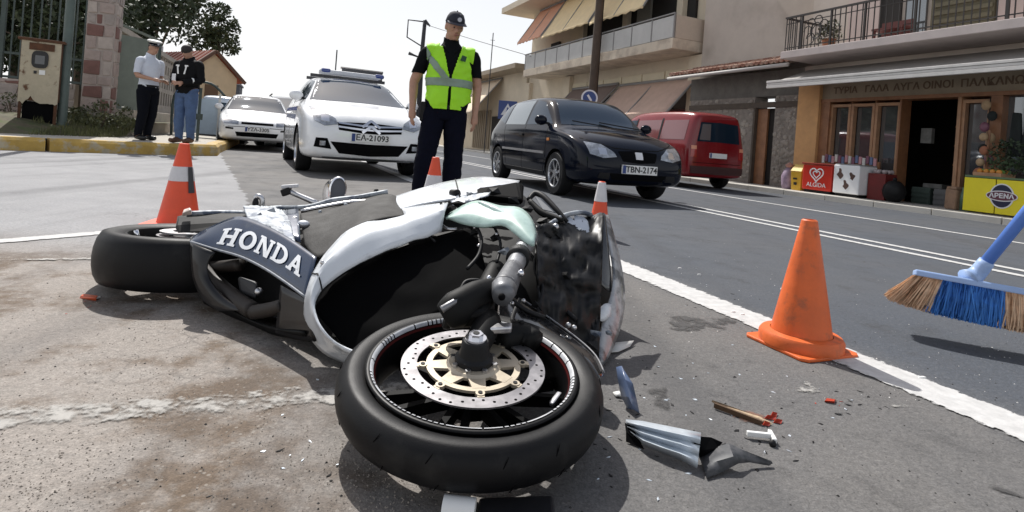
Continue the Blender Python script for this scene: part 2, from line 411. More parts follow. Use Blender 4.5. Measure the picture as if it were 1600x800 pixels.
for i in range(5200):
    k = random.random(); p = vd[int(k*38)].lerp(vd[int(k*38)+1], random.random()); t = random.random()**1.2*1.9
    if noise.noise((p.x*1.4, p.y*1.4, t)) < -.15: continue
    c = p + Vector((-.35,.94,0))*t; z = KH-.02+.34*min(1,t/1.5)
    h = random.uniform(.04,.13)*(1+.8*max(0,noise.noise((p.x,p.y,4)))); a = random.uniform(0,6.3); l = Vector((math.cos(a),math.sin(a),0))
    mb.add([c+l*.008+Vector((0,0,z-.02)), c-l*.008+Vector((0,0,z-.02)), c+Vector((random.uniform(-.05,.05),random.uniform(-.05,.05),z+h))], [(0,1,2)])
tag(obj('grass', mb, GRASS), 'short dry grass on the verge behind the yellow kerb', None, None, 'stuff')

# ---------------------------------------------------------------- foliage tools
LEAF = {}
def leafmat(name, c1, c2):
    m = mat(name, c1, .6, col2=c2, mixs=1.3, mixt=(.35,.65), var=.45, vs=4); return m
def leaves(mb, c, rx, ry, rz, n, size, fl=.5, seed=0, shell=.35):
    for i in range(n):
        while True:
            v = Vector((random.uniform(-1,1),random.uniform(-1,1),random.uniform(-1,1)))
            if shell < v.length < 1: break
        q = Vector((v.x*rx, v.y*ry, v.z*rz)) + Vector(c)
        if noise.noise((q.x*1.9/max(rx,.6)+seed, q.y*1.9/max(rx,.6), q.z*1.9/max(rx,.6))) < -.02: continue
        d = Vector((random.gauss(0,1),random.gauss(0,1),random.gauss(0,1)+.5)).normalized()
        e = d.orthogonal().normalized(); f = d.cross(e); a = random.uniform(0,6.3)
        e, f = e*math.cos(a)+f*math.sin(a), f*math.cos(a)-e*math.sin(a)
        s = size*random.uniform(.6,1.4)
        mb.add([q-e*s, q+f*s*fl, q+e*s, q-f*s*fl], [(0,1,2,3)])
BARK = mat('bark', (.10,.075,.055), .9, var=.4, vs=8, bump=.6, bs=20)
def tree(base, h, blobs, n, size, label, m, name='tree', trunk=.18, group=None):
    r_ = root(name, base, label, 'tree', group)
    mb = MB(); b = Vector(base); mb.tube([(0,0,-.2),(.1,0,h*.3),(0,.1,h*.55),(.1,0,h*.8)], [trunk,trunk*.8,trunk*.6,trunk*.25], 8, 3)
    for (x,y,z,rx,rz) in blobs: mb.tube([(0,0,h*.35),(x*.5,y*.5,(h*.4+z)/2),(x,y,z)], [trunk*.45,trunk*.3,trunk*.1], 6, 3)
    obj('trunk', mb, BARK, r_, True)
    mb = MB()
    tot = sum(q[3]**2*q[4] for q in blobs)
    for (x,y,z,rx,rz) in blobs: leaves(mb, (x,y,z), rx, rx, rz, int(n*rx*rx*rz/tot), size, seed=x*3)
    obj('crown', mb, m, r_); return r_
# ================================================================ left side: pillar, fence, cabinet, walls, trees, house
STONES = [mat('stone_pink', (.36,.29,.26), .9, var=.22, vs=9, bump=.5, bs=30), mat('stone_grey', (.33,.285,.26), .9, var=.22, vs=9, bump=.5, bs=30),
          mat('stone_red', (.19,.10,.085), .9, var=.25, vs=9, bump=.5, bs=30), mat('stone_pale', (.42,.36,.32), .9, var=.2, vs=9, bump=.5, bs=30)]
MORTAR = mat('mortar', (.40,.345,.31), .95, var=.15, vs=10, bump=.4, bs=40)
def stone(parent, x0, x1, z0, z1, y, dep, axis='x', m=None, jit=.018, name='stone'):
    c = [(x0,z0),(x1,z0),(x1,z1),(x0,z1)]; c = [(a+random.uniform(-jit,jit), b+random.uniform(-jit,jit)) for a,b in c]
    pr = random.uniform(.012,.028); mb = MB()
    if axis == 'x': pts = [(a,y+.02,b) for a,b in c] + [(a,y-pr,b) for a,b in c]
    else: pts = [(y-.02,a,b) for a,b in c] + [(y+pr,a,b) for a,b in c]
    mb.add(pts, [(0,1,2,3),(7,6,5,4),(0,4,5,1),(1,5,6,2),(2,6,7,3),(3,7,4,0)])
    return fix_normals(obj(name, mb, m or random.choice(STONES), parent, bevel=.012))
b0 = P(152,190,11.4); PB = Vector((b0.x, b0.y, .40))
rt = root('stone_pillar', Matrix.Translation(PB) @ ROAD, 'square pillar of pinkish stone blocks rising behind the yellow kerb', 'pillar')
mb = MB(); mb.box(-.24,.24,-.24,.24,-.3,3.6); obj('mortar_core', mb, MORTAR, rt)
z = .02; k = 0
while z < 3.5:
    h = random.uniform(.20,.31)
    for ax in ('x','y'):
        cuts = random.choice([[.62],[.38],[.30,.55],[.5],[.72]]); xs = [0]+cuts+[1]
        for i in range(len(xs)-1):
            g_ = .016
            m = STONES[2] if (z < .75 and random.random() < .4) or random.random() < .06 else random.choice([STONES[0],STONES[0],STONES[3],STONES[1]])
            x0, x1 = -.235+.47*xs[i]+g_, -.235+.47*xs[i+1]-g_
            if ax == 'x': stone(rt, x0, x1, z, z+h-.03, -.24, .03, 'x', m)
            else: stone(rt, x0, x1, z, z+h-.03, .24, .03, 'y', m)
    z += h
# stub wall at the pillar's foot, left and right of it
rt = root('low_stone_wall', Matrix.Translation(Vector((P(60,190,11.9).x, P(60,190,11.9).y, .38))) @ ROAD, 'low rubble stone wall under the green fence', 'wall')
mb = MB(); mb.box(-3.2,.62,-.12,.14,-.3,.82); obj('mortar_core', mb, MORTAR, rt)
z = 0
while z < .8:
    h = random.uniform(.18,.28); x = -3.2
    while x < .55:
        w = random.uniform(.22,.42); stone(rt, x+.012, min(.61,x+w)-.012, z, min(.82,z+h)-.025, -.12, .03, 'x', random.choice([STONES[1],STONES[2],STONES[1],STONES[0]]), .03); x += w
    z += h
FENCE = mat('fence_green', (.045,.065,.06), .55, var=.3, vs=6)
rt = root('metal_fence', Matrix.Translation(Vector((P(60,190,12.0).x, P(60,190,12.0).y, 1.1))) @ ROAD, 'dark green metal bar fence standing on the low stone wall', 'fence')
mb = MB()
for i in range(26): mb.box(-3.2+i*.155,-3.175+i*.155,-.0125,.0125,.02,2.6)
obj('bars', mb, FENCE, rt, kind='stuff')
for zz in (.12, .62, 2.2): obj('rail', MB().box(-3.25,.8,-.02,.02,zz,zz+.05), FENCE, rt)
for xx in (-2.2,-.75): obj('post', MB().box(xx,xx+.08,-.04,.04,-.1,2.7), FENCE, rt)
POLE = mat('pole_green', (.085,.115,.105), .5, var=.25, vs=5)
bp_ = P(96,195,10.1); rt = root('metal_pole', Vector((bp_.x,bp_.y,.35)), 'thick grey-green metal pole between the rusty cabinet and the stone pillar', 'pole')
mb = MB(); mb.cyl(.075,-.3,4.2,16); obj('shaft', mb, POLE, rt, 40); mb = MB(); mb.cyl(.11,.0,.05,16); obj('base_collar', mb, POLE, rt, 40)
# rusty meter cabinet
CREAM = mat('cream_rusty_paint', (.44,.385,.28), .7, var=.15, vs=9, col2=(.115,.05,.022), mixs=3.4, mixt=(.57,.64), bump=.3, bs=40)
RUST = mat('rust', (.09,.04,.02), .9, var=.5, vs=12, bump=.5, bs=40)
c0 = P(60,180,9.9); rt = root('meter_cabinet', Matrix.Translation(Vector((c0.x,c0.y,.42))) @ Matrix.Rotation(R(30),4,'Z') @ Matrix.Diagonal((.82,.82,1,1)), 'cream metal meter cabinet eaten by rust, beside the fence', 'cabinet')
mb = MB(); n = 16; bot = [.30+.05*noise.noise((i*.7,0,0))+(.10*max(0,1-abs(i-5)/3)) for i in range(n+1)]
def sheet(y): return [[(-.33+.66*i/n, y, bot[i]) for i in range(n+1)], [(-.33+.66*i/n, y, 1.38) for i in range(n+1)]]
mb.grid(sheet(-.17)); obj('door_sheet', mb, CREAM, rt, solid=.012)
mb = MB(); mb.box(-.34,.34,-.155,.17,.34,1.37); obj('housing', mb, RUST, rt, bevel=.01)
mb = MB(); mb.box(-.39,.39,-.21,.2,1.372,1.42); obj('lid', mb, RUST, rt, bevel=.01)
obj('leg', MB().box(-.32,-.27,-.15,-.10,-.15,.36), RUST, rt); obj('leg', MB().box(.27,.32,-.15,-.10,-.15,.36), RUST, rt)
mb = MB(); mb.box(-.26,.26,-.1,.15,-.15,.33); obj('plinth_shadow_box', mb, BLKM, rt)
mb = MB(); mb.prism([(.14*math.copysign(abs(math.cos(a))**.6,math.cos(a)), .15*math.copysign(abs(math.sin(a))**.6,math.sin(a))) for a in [2*math.pi*i/20 for i in range(20)]], 0, .02, Matrix.Translation((-.01,-.174,1.06)) @ Matrix.Rotation(R(90),4,'X')); obj('meter_window_frame', mb, mat('dark_rubber',(.02,.02,.02),.6), rt)
mb = MB(); mb.box(-.09,.07,-.20,-.196,.98,1.13); obj('meter_window', mb, mat('meter_glass',(.10,.105,.11),.15), rt)
mb = MB(); mb.box(-.01,.09,-.188,-.184,.80,.88); obj('paper_label', mb, PLATE, rt); mb = MB(); mb.box(-.1,-.05,-.187,-.183,.81,.86); obj('keyhole_plate', mb, INK, rt)
mb = MB(); mb.box(-.2,.22,-.188,-.185,1.22,1.34); obj('rust_hole', mb, RUST, rt)
# green gate leaf beside the pillar
gp = P(196,150,11.9); rt = root('gate_leaf', Matrix.Translation(Vector((gp.x,gp.y,.75))) @ Matrix.Rotation(R(62),4,'Z'), 'grey-green sheet metal gate leaf standing open next to the stone pillar', 'gate')
GPAINT = mat('gate_paint', (.16,.185,.155), .6, var=.2, vs=3)
obj('panel', MB().box(-.35,.62,-.015,.015,0,1.55), GPAINT, rt); obj('frame', MB().box(-.38,-.33,-.03,.03,-.05,1.75).box(.6,.65,-.03,.03,-.05,1.6), FENCE, rt)
obj('top_bar', MB().bar((-.38,0,1.8),(.65,0,1.56),.05), GPAINT, rt)
# perforated block wall running away behind the people
WALL = mat('weathered_render', (.36,.32,.275), .95, var=.22, vs=2.5, bump=.4, bs=30)
wb = -3.3
rt = root('block_wall', ROAD, 'weathered wall with rows of square openings, behind the two standing men', 'wall')
mb = MB(); mb.box(wb-.2,wb-.06,14.2,27,.1,2.45); obj('wall_core', mb, mat('wall_hollow',(.03,.028,.025),.95), rt)
for (a0,a1) in ((14.2,14.5),(18.0,18.4),(22.4,22.8),(26.7,27.05)): obj('pier', MB().box(wb-.26,wb+.06,a0,a1,.1,2.6), WALL, rt, bevel=.01)
obj('base_course', MB().box(wb-.25,wb+.03,14.2,27,.1,1.0), WALL, rt)
obj('coping', MB().box(wb-.28,wb+.08,14.2,27,2.45,2.58), WALL, rt)
for i in range(30):
    a = 14.5+i*.42
    mb = MB(); mb.box(wb-.24,wb,a,a+.17,1.002,2.448); obj('web', mb, WALL, rt)
for zz in (1.4,1.85,2.25):
    obj('course', MB().box(wb-.24,wb-.004,14.5,26.9,zz,zz+.13), WALL, rt)
# low plaster wall and small planting by the people
rt = root('garden_wall', ROAD, 'low beige garden wall along the pavement behind the standing men', 'wall')
obj('wall_face', MB().box(-2.95,-2.75,14.0,26,.1,.75), mat('beige_render',(.40,.35,.29),.95,var=.25,vs=3), rt, bevel=.01)
SHR = leafmat('shrub_leaf', (.045,.055,.022), (.085,.09,.035))
for (px,py,d,rx,rz,lab) in ((160,183,10.6,.55,.28,'dark low shrub at the foot of the stone pillar'),(22,140,11.2,.6,.3,'dark shrub left of the rusty cabinet'),(115,178,10.9,.35,.2,'small dark weed clump beside the green pole')):
    q = P(px,py,d); rt = root('shrub', Vector((q.x,q.y,.40)), lab, 'shrub'); mb = MB(); leaves(mb,(0,0,rz*.7),rx,rx,rz,900,.035,seed=px,shell=0); obj('foliage',mb,SHR,rt)
    mb = MB(); [mb.tube([(0,0,-.05),(random.uniform(-.3,.3)*rx,random.uniform(-.3,.3)*rx,rz)],.008,5) for _ in range(6)]; obj('stem',mb,BARK,rt)
# trees
T1 = leafmat('leaf_dark', (.022,.034,.014), (.055,.075,.028)); T2 = leafmat('leaf_mid', (.03,.045,.018), (.07,.09,.035))
def gp_(px,py,d,z=0): q = P(px,py,d); return Vector((q.x,q.y,z))
tree(gp_(20,100,17), 6.5, [(-1.5,0,4.2,2.2,1.8),(.8,.5,4.6,2.0,1.7),(-.2,0,3.0,2.4,1.2),(2.0,0,3.6,1.5,1.3)], 26000, .10, 'big dark leafy tree behind the green fence at far left', T1, group='trees at left')
tree(gp_(62,120,15), 5.5, [(-1.0,0,2.6,1.5,1.1),(.6,.3,3.4,1.5,1.2),(-.4,0,4.2,1.6,1.1),(1.3,0,2.5,1.2,1.0)], 16000, .085, 'dense dark tree right behind the rusty cabinet and fence', T1, trunk=.12, group='trees at left')
tree(gp_(120,100,20), 7, [(0,0,4.6,2.3,1.8),(1.8,.5,4.4,1.8,1.5),(-1.5,0,5.3,1.9,1.5),(0,0,3.2,2.2,1.1)], 22000, .11, 'dark tree crown showing between the fence bars and the stone pillar', T1, group='trees at left')
tree(gp_(240,60,27), 8, [(-.3,0,6.6,2.2,1.6),(1.2,0,6.1,1.4,1.1),(-2.0,0,6.6,1.8,1.5),(.4,0,7.8,1.6,1.2),(-1.2,0,5.2,1.5,.8)], 15000, .12, 'dark tree rising behind the red tiled roof', T1, group='trees at left')
tree(gp_(341,60,27), 6.6, [(0,0,5.1,.95,.85),(.35,0,4.3,.75,.5),(-.6,0,4.4,.8,.6),(-.1,0,5.9,.6,.45)], 5000, .10, 'thin lighter pine crown at the right end of the trees', T2, trunk=.1, group='trees at left')
# house with the red tiled roof
hp = gp_(281,150,24,.45); rt = root('gabled_house', Matrix.Translation(hp) @ Matrix.Rotation(R(58),4,'Z') @ Matrix.Scale(.78,4), 'small ochre house with a red tiled gable roof beyond the two men', 'house')
OCH = mat('ochre_render', (.74,.56,.36), .9, var=.12, vs=1.5); TILE = mat('roof_tile', (.34,.085,.05), .8, var=.3, vs=6); TILEP = mat('roof_tile_pale', (.62,.45,.38), .8, var=.2)
obj('wall', MB().prism([(-1.35,0),(1.35,0),(1.35,2.6),(0,3.75),(-1.35,2.6)], -3, 3, Matrix.Rotation(R(90),4,'X')), OCH, rt)
for s in (-1,1):
    rf = obj('roof', MB().hexa([(0,-3.2,3.78),(0,3.2,3.78),(s*1.7,3.2,2.36),(s*1.7,-3.2,2.36),(0,-3.2,3.86),(0,3.2,3.86),(s*1.7,3.2,2.44),(s*1.7,-3.2,2.44)]), TILE, rt)
    fix_normals(rf)
    for i in range(26):
        y = -3.15+i*.245
        mb = MB(); mb.tube([(s*.06,y,3.86),(s*1.7,y,2.47)],.06,6); obj('tile_row', mb, TILE if i%2 else TILEP, rf)
obj('window', MB().box(-.35,.35,-3.03,-3.0,1.2,2.1), mat('brown_shutter',(.16,.09,.05),.6), rt)
obj('chimney', MB().box(-.5,-.1,1.9,2.3,3.2,4.2), WHITEP, rt, bevel=.02)
obj('fascia', MB().bar((0,-3.22,3.84),(1.72,-3.22,2.38),.06,.16).bar((0,-3.22,3.84),(-1.72,-3.22,2.38),.06,.16), mat('brown_wood',(.14,.07,.045),.7), rt)
# bus-shelter frame and the sign post near the corner
sp_ = gp_(318,195,14.5,KH); rt = root('arched_shelter', Matrix.Translation(sp_) @ ROAD, 'low arched dark metal shelter frame at the end of the pavement', 'shelter')
obj('arch', MB().tube([(-.7,0,0),(-.7,0,1.0),(-.35,0,1.35),(.1,0,1.4),(.45,0,1.1)],.03,8,4), FENCE, rt, True)
obj('panel', MB().box(-.66,.3,.02,.05,.1,1.0), mat('pale_blue_panel',(.42,.52,.62),.3,var=.15,vs=3), rt)
obj('post', MB().box(.30,.36,0,.06,0,1.15), mat('pale_post',(.6,.6,.58),.5), rt)
q = gp_(309,205,12.4,KH); rt = root('bollard_post', q, 'thin dark metal post standing beside the man in jeans', 'post'); obj('shaft', MB().cyl(.03,-.1,1.15,10), FENCE, rt, 40); obj('ring', MB().lathe([(.03,.45),(.075,.45),(.075,.58),(.03,.58)],12), FENCE, rt, 40)
# distance: low dark building and tree line at the end of the road
rt = root('far_building', Matrix.Translation(gp_(357,170,46)) @ ROAD, 'small dark box-like building at the far end of the road', 'building')
obj('wall', MB().box(-1.0,.7,0,4,0,3.7), mat('dark_far_wall',(.09,.09,.10),.9,var=.2), rt); obj('shutter', MB().box(-.3,.2,-.05,0,.3,3.2), mat('grey_shutter',(.2,.2,.22),.7), rt); obj('roof_slab', MB().box(-1.1,.8,-.1,4.1,3.7,3.82), mat('grey_shutter',(.2,.2,.22),.7), rt)
FAR = leafmat('far_leaf', (.06,.075,.055), (.10,.115,.085))
mb = MB()
for i in range(60):
    px = 300+i*11; d = 120+random.uniform(-15,15); q = P(px,200,d); leaves(mb,(q.x,q.y,1.3),4,3,1.2+1.5*random.random(),60,.9,shell=0)
tag(obj('distant_trees', mb, FAR), 'low distant tree line along the horizon', None, None, 'stuff')
# ================================================================ right side of the road (road frame: x = across, y = along)
PAVR = mat('pavement_pale', (.46,.44,.40), .9, var=.15, vs=2, bump=.3, bs=40)
tag(obj('pavement', MB().box(10.42,14,1,60,-.1,.10), PAVR, None), kind='structure').matrix_world = ROAD
kr = tag(empty('pavement_kerb', ROAD), kind='structure')
for i in range(26): obj('kerb_stone', MB().box(10.28,10.414,1+i*1.0,1.985+i*1.0,-.05,.105+random.uniform(-.003,.003)), PAVR, kr, bevel=.01)
FACW = mat('facade_cream', (.64,.55,.42), .9, var=.12, vs=1.2, bump=.2, bs=30)
PINKW = mat('facade_pink', (.52,.42,.38), .9, var=.08, vs=1.5)
GREYW = mat('facade_taupe', (.52,.455,.395), .9, var=.10, vs=1.2, bump=.2, bs=30, col2=(.43,.37,.315), mixs=.7, mixt=(.45,.62))
ORANGE = mat('ochre_pillar', (.60,.335,.15), .85, var=.15, vs=4, bump=.3, bs=40)
WOOD = mat('stained_wood', (.27,.125,.06), .45, var=.3, vs=7)
WOODL = mat('light_wood', (.40,.22,.12), .45, var=.25, vs=7)
SHOPGL = mat('shop_glass', (.24,.25,.26), .04, .75)
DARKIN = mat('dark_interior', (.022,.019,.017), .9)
WHITEM = mat('white_metal', (.62,.60,.57), .5, var=.12, vs=6)
IRON = mat('wrought_iron', (.03,.025,.022), .5)
st = root('corner_shop', ROAD, 'two-storey corner shop with ochre pillar, wooden shop windows and iron balcony', 'shop')
B = 11.5
def fbox(name, a0, a1, z0, z1, m, b0=B, b1=B+.25, par=None, bev=0): return obj(name, MB().box(b0,b1,a0,a1,z0,z1), m, par or st, bevel=bev)
fbox('pillar', 9.15,9.72,.1,2.62, ORANGE, B-.16, B+.25, bev=.012)
fbox('lintel', 3.0,9.15,2.13,2.20, WOOD, B-.10)
sign = fbox('sign_board', 3.0,9.15,2.20,2.56, mat('sign_beige',(.33,.27,.19),.6,var=.15,vs=4), B-.06)
SIGNM = Matrix(((0,0,-1,0),(-1,0,0,0),(0,1,0,0),(0,0,0,1)))   # text facing the road
LET = mat('brown_letters', (.16,.105,.065), .6)
for txt,a,w in (('ΤΥΡΙΑ',8.6,.15),('ΓΑΛΑ',7.9,.15),('ΑΥΓΑ',7.30,.15),('ΟΙΝΟΙ',6.72,.15),('ΠΑΛΚΑΝΩΣΙΑ',5.70,.15),('ΜΕΛΙ',4.75,.15)):
    text_obj('lettering', txt, w*1.3, Matrix.Translation((B-.064,a,2.375)) @ SIGNM, LET, sign, ext=.003, bold=.004)
fbox('upper_band', 3.0,9.72,2.63,3.02, GREYW, B, B+.3)
fbox('mullion', 8.93,9.15,.1,2.13, WOOD, B-.08)
def window(a0, a1, z0=.42, z1=2.08):
    w = obj('window', MB().box(B+.10,B+.12,a0+.05,a1-.05,z0+.06,z1-.06), SHOPGL, st)
    mb = MB(); 
    mb.box(B-.03,B+.08,a0,a0+.05,z0,z1).box(B-.03,B+.08,a1-.05,a1,z0,z1).box(B-.028,B+.078,a0+.05,a1-.05,z1-.06,z1).box(B-.028,B+.078,a0+.05,a1-.05,z0,z0+.06)
    obj('frame', mb, WOODL, w)
for a0,a1 in ((8.46,8.93),(7.93,8.44),(7.40,7.91),(5.85,6.30)): window(a0,a1)
fbox('dado', 7.38,8.93,.1,.42, WOOD, B-.02); fbox('dado', 5.83,6.32,.1,.42, WOOD, B-.02)
fbox('mullion', 8.44,8.46,.42,2.13, WOOD, B-.02); fbox('mullion', 7.91,7.93,.42,2.13, WOOD, B-.02); fbox('door_jamb', 7.37,7.40,.1,2.13, WOOD, B-.06); fbox('door_jamb', 6.30,6.36,.1,2.13, WOODL, B-.06)
fbox('mullion', 5.66,5.85,.1,2.13, WOOD, B-.08)
w_ = fbox('window', 3.2,5.66,.5,2.13, SHOPGL, B+.1, B+.12); fbox('dado', 3.0,5.66,.1,.5, WOOD, B-.02)
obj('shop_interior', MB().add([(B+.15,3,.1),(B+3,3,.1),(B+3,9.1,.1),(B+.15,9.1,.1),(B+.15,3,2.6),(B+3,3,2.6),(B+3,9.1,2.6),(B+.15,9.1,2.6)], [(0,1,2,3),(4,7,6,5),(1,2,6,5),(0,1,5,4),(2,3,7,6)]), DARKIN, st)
for k in range(4): fbox('shelf', 6.45,7.3,.5+k*.4,.54+k*.4, WOOD, B+1.6, B+2.0)
fbox('poster', 6.5,6.75,1.5,1.75, WHITEM, B+.9,B+.91); fbox('hanging_goods', 7.1,7.3,1.3,1.6, mat('goods_grey',(.20,.20,.19),.8,var=.4), B+.5,B+.6); fbox('crate_stack', 6.9,7.25,.1,.5, mat('goods_grey',(.20,.20,.19),.8), B+.6,B+.9)
# balcony
fbox('balcony_slab', 2.5,9.45,3.03,3.19, mat('slab_pinkgrey',(.50,.44,.42),.85,var=.12,vs=3), B-1.12, B+.3, bev=.01)
ur = fbox('upper_wall', 2.5,9.7,3.19,7, GREYW, B+.1, B+.4)
fbox('wall_panel', 8.05,8.75,3.2,6.0, PINKW, B+.05,B+.1); fbox('wall_panel', 5.2,5.9,3.2,6.0, PINKW, B+.05,B+.1)
fbox('balcony_door', 7.6,8.02,3.2,5.4, DARKIN, B+.06,B+.1); fbox('balcony_door_glass', 7.1,7.5,3.2,5.4, SHOPGL, B+.06,B+.1)
fbox('shutter', 5.95,7.0,3.2,5.6, mat('olive_shutter',(.11,.095,.055),.7,var=.2,vs=9), B+.03,B+.1)
for k in range(14): fbox('louvre', 5.97,6.98,3.25+k*.16,3.33+k*.16, mat('olive_shutter',(.11,.095,.055),.7), B+.005,B+.028)
rail = fbox('balcony_rail', 2.5,9.42,3.93,3.97, IRON, B-1.08, B-1.04); fbox('side_rail', 9.38,9.42,3.93,3.97, IRON, B-1.038,B+.1)
mb = MB()
for i in range(58):
    a = 2.6+i*.119
    if 8.28 < a < 8.98: continue
    mb.box(B-1.068,B-1.052,a,a+.016,3.19,3.93)
for i in range(9): mb.box(B-.98+i*.12,B-.964+i*.12,9.392,9.408,3.19,3.93)
mb.box(B-1.07,B-1.05,2.5,9.4,3.255,3.275); mb.box(B-1.07,B-1.05,2.5,9.4,3.80,3.815)
obj('balusters', mb, IRON, st, kind='stuff')
for a in (8.28,8.98,6.6,7.55,5.2): fbox('baluster_post', a-.018,a+.018,3.19,3.96, IRON, B-1.078,B-1.042)
mb = MB()
for k in range(7):
    t = k/7*6.283; c = (B-1.06, 8.63+.2*math.cos(t), 3.56+.2*math.sin(t))
    mb.tube([(c[0], c[1]+.10*math.cos(u), c[2]+.12*math.sin(u)) for u in [j*.6 for j in range(9)]], .011, 5)
mb.tube([(B-1.06,8.63+.13*math.cos(u),3.56+.17*math.sin(u)) for u in [j*.45 for j in range(15)]],.014,5)
obj('ornamental_panel', mb, IRON, st)
q = root('terrace_bench', ROAD, 'dark red slatted bench standing on the iron balcony', 'bench'); 
for k in range(4): obj('slat', MB().box(B-.55,B-.5,6.95,7.55,3.22+k*.1,3.30+k*.1), mat('dark_red_wood',(.13,.035,.03),.6,var=.2), q)
obj('seat', MB().box(B-.85,B-.56,6.95,7.55,3.40,3.44), MATS['dark_red_wood'], q); obj('leg', MB().box(B-.84,B-.8,6.97,7.01,3.195,3.4), MATS['dark_red_wood'], q); obj('leg', MB().box(B-.84,B-.8,7.49,7.53,3.195,3.4), MATS['dark_red_wood'], q)
q = root('balcony_plant', ROAD, 'leafy pot plant behind the curled ironwork of the balcony', 'plant'); mb = MB(); leaves(mb,(B-.75,8.55,3.55),.22,.3,.28,500,.035,shell=0); obj('foliage',mb,leafmat('plant_leaf',(.05,.05,.025),(.12,.12,.06)),q); obj('pot', MB().lathe([(.0,3.195),(.10,3.195),(.14,3.4),(.12,3.4),(0,3.36)],14,Matrix.Translation((B-.75,8.55,0))), mat('terracotta',(.3,.12,.06),.8), q)
# extended awning with pale front bar
aw = root('shop_awning', ROAD, 'long pale front bar and sloping sheet of the awning over the shop sign', 'awning')
fb = MB()
for z0,z1,dx in ((2.47,2.52,.0),(2.42,2.465,.012),(2.35,2.415,.004)): fb.box(10.2+dx,10.27,2.5,9.62,z0,z1)
obj('front_bar', fb, WHITEM, aw, bevel=.006)
obj('sheet', MB().hexa([(10.27,2.5,2.46),(11.44,2.5,2.90),(11.44,9.55,2.90),(10.27,9.55,2.46),(10.27,2.5,2.475),(11.44,2.5,2.915),(11.44,9.55,2.915),(10.27,9.55,2.475)]), mat('awning_grey',(.33,.31,.29),.85,var=.1), aw)
for a in (3.5,9.3): obj('arm', MB().bar((10.27,a,2.40),(11.5,a,2.62),.04), WHITEM, aw)
# ---------------------------------------------------------------- annex: stone ground floor, tile lean-to, tall taupe wall
an = root('stone_annex', ROAD, 'taupe walled annex with rubble stone ground floor and a tiled lean-to roof', 'building')
def abox(name, a0, a1, z0, z1, m, b0=11.45, b1=11.9, bev=0, par=None): return obj(name, MB().box(b0,b1,a0,a1,z0,z1), m, par or an, bevel=bev)
abox('upper_wall', 9.72,13.9,3.0,8.5, GREYW, 12.0,12.5)
RUB_ST = mat('rubble_mortar', (.23,.20,.175), .95, var=.3, vs=12, bump=.7, bs=25)
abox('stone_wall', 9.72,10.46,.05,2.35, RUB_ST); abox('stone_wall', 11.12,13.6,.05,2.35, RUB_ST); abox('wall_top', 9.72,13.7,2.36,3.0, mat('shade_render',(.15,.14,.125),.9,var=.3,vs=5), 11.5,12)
mb = MB()
for i in range(330):
    a = random.uniform(9.76,10.42) if i < 150 else random.uniform(11.15,13.5); z = random.uniform(.12,2.3); s = random.uniform(.03,.075)
    mb.ball((11.45,a,z), .02, s*1.25, s, 7)
obj('wall_stones', mb, [mat('rubble_stone',(.30,.265,.23),.9,var=.45,vs=2.2)], an, True, kind='stuff')
abox('lintel', 9.72,13.6,2.06,2.2, mat('aged_wood',(.085,.065,.05),.8,var=.3), 11.405,11.46)
abox('doorway', 10.46,11.12,.1,2.06, DARKIN, 11.6,11.7); abox('door_frame', 11.06,11.12,.1,2.06, MATS['aged_wood'], 11.42,11.6); abox('door_leaf', 10.74,11.05,.1,2.04, WOOD, 11.52,11.58)
rf = fix_normals(obj('roof', MB().hexa([(10.75,9.5,2.98),(12.0,9.5,3.36),(12.0,13.75,3.36),(10.75,13.75,2.98),(10.75,9.5,3.05),(12.0,9.5,3.43),(12.0,13.75,3.43),(10.75,13.75,3.05)]), mat('aged_wood',(.085,.065,.05),.8), an))
T2M = mat('old_tile', (.27,.125,.085), .85, var=.4, vs=5, col2=(.38,.27,.21), mixs=5)
for i in range(29):
    a = 9.56+i*.148
    for k in range(3):
        x0 = 10.70+k*.43; x1 = x0+.48; z0 = 3.06+(x0-10.75)*.304+.02; z1 = 3.06+(x1-10.75)*.304
        mb = MB(); mb.tube([(x0,a,z0),(x1,a,z1)], [.07,.055], 7, flat=.7); obj('roof_tile', mb, T2M, rf)
obj('gutter', MB().tube([(10.70,9.5,2.95),(10.70,13.8,2.95)],.045,8), mat('gutter_pale',(.42,.40,.38),.6), an, True)
obj('drainpipe', MB().tube([(12.05,13.75,8.3),(12.05,13.75,3.5)],.05,8), MATS['gutter_pale'], an, True)
# ---------------------------------------------------------------- apartment house with big balcony
ap = root('balcony_house', ROAD, 'cream two-storey house with a long panelled balcony and slanting awnings', 'house')
def pbox(name, a0, a1, z0, z1, m, b0=12.3, b1=12.7, bev=0, par=None): return obj(name, MB().box(b0,b1,a0,a1,z0,z1), m, par or ap, bevel=bev)
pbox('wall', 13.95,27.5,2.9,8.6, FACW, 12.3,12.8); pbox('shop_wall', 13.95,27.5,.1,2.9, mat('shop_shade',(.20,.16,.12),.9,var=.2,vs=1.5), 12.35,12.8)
pbox('pier', 14.0,14.6,.1,3.9, FACW, 12.1,12.35); pbox('pier', 22.6,23.2,.1,3.9, FACW, 12.1,12.3); pbox('pier', 27.0,27.5,.1,3.9, FACW, 12.1,12.3)
pbox('shopfront', 14.8,22.4,.2,2.8, SHOPGL, 12.28,12.34)
pbox('shopfront_door', 14.7,15.9,.2,2.2, mat('maroon_door',(.10,.018,.02),.5), 12.2,12.27)
CREAMP = mat('cream_panel', (.68,.60,.44), .8, var=.08, vs=2)
for i in range(6): pbox('fascia_panel', 14.7+i*1.32,15.96+i*1.32,3.0,3.55, CREAMP, 12.25,12.3, .008)
PARA = mat('parapet_cream', (.62,.53,.42), .85, var=.12, vs=2, col2=(.46,.38,.30), mixs=1.6)
bal = pbox('balcony_slab', 14.1,25.4,3.95,4.28, PARA, 11.0,12.3, .015)
PANEL = mat('grey_panel', (.50,.485,.46), .6, var=.1, vs=2)
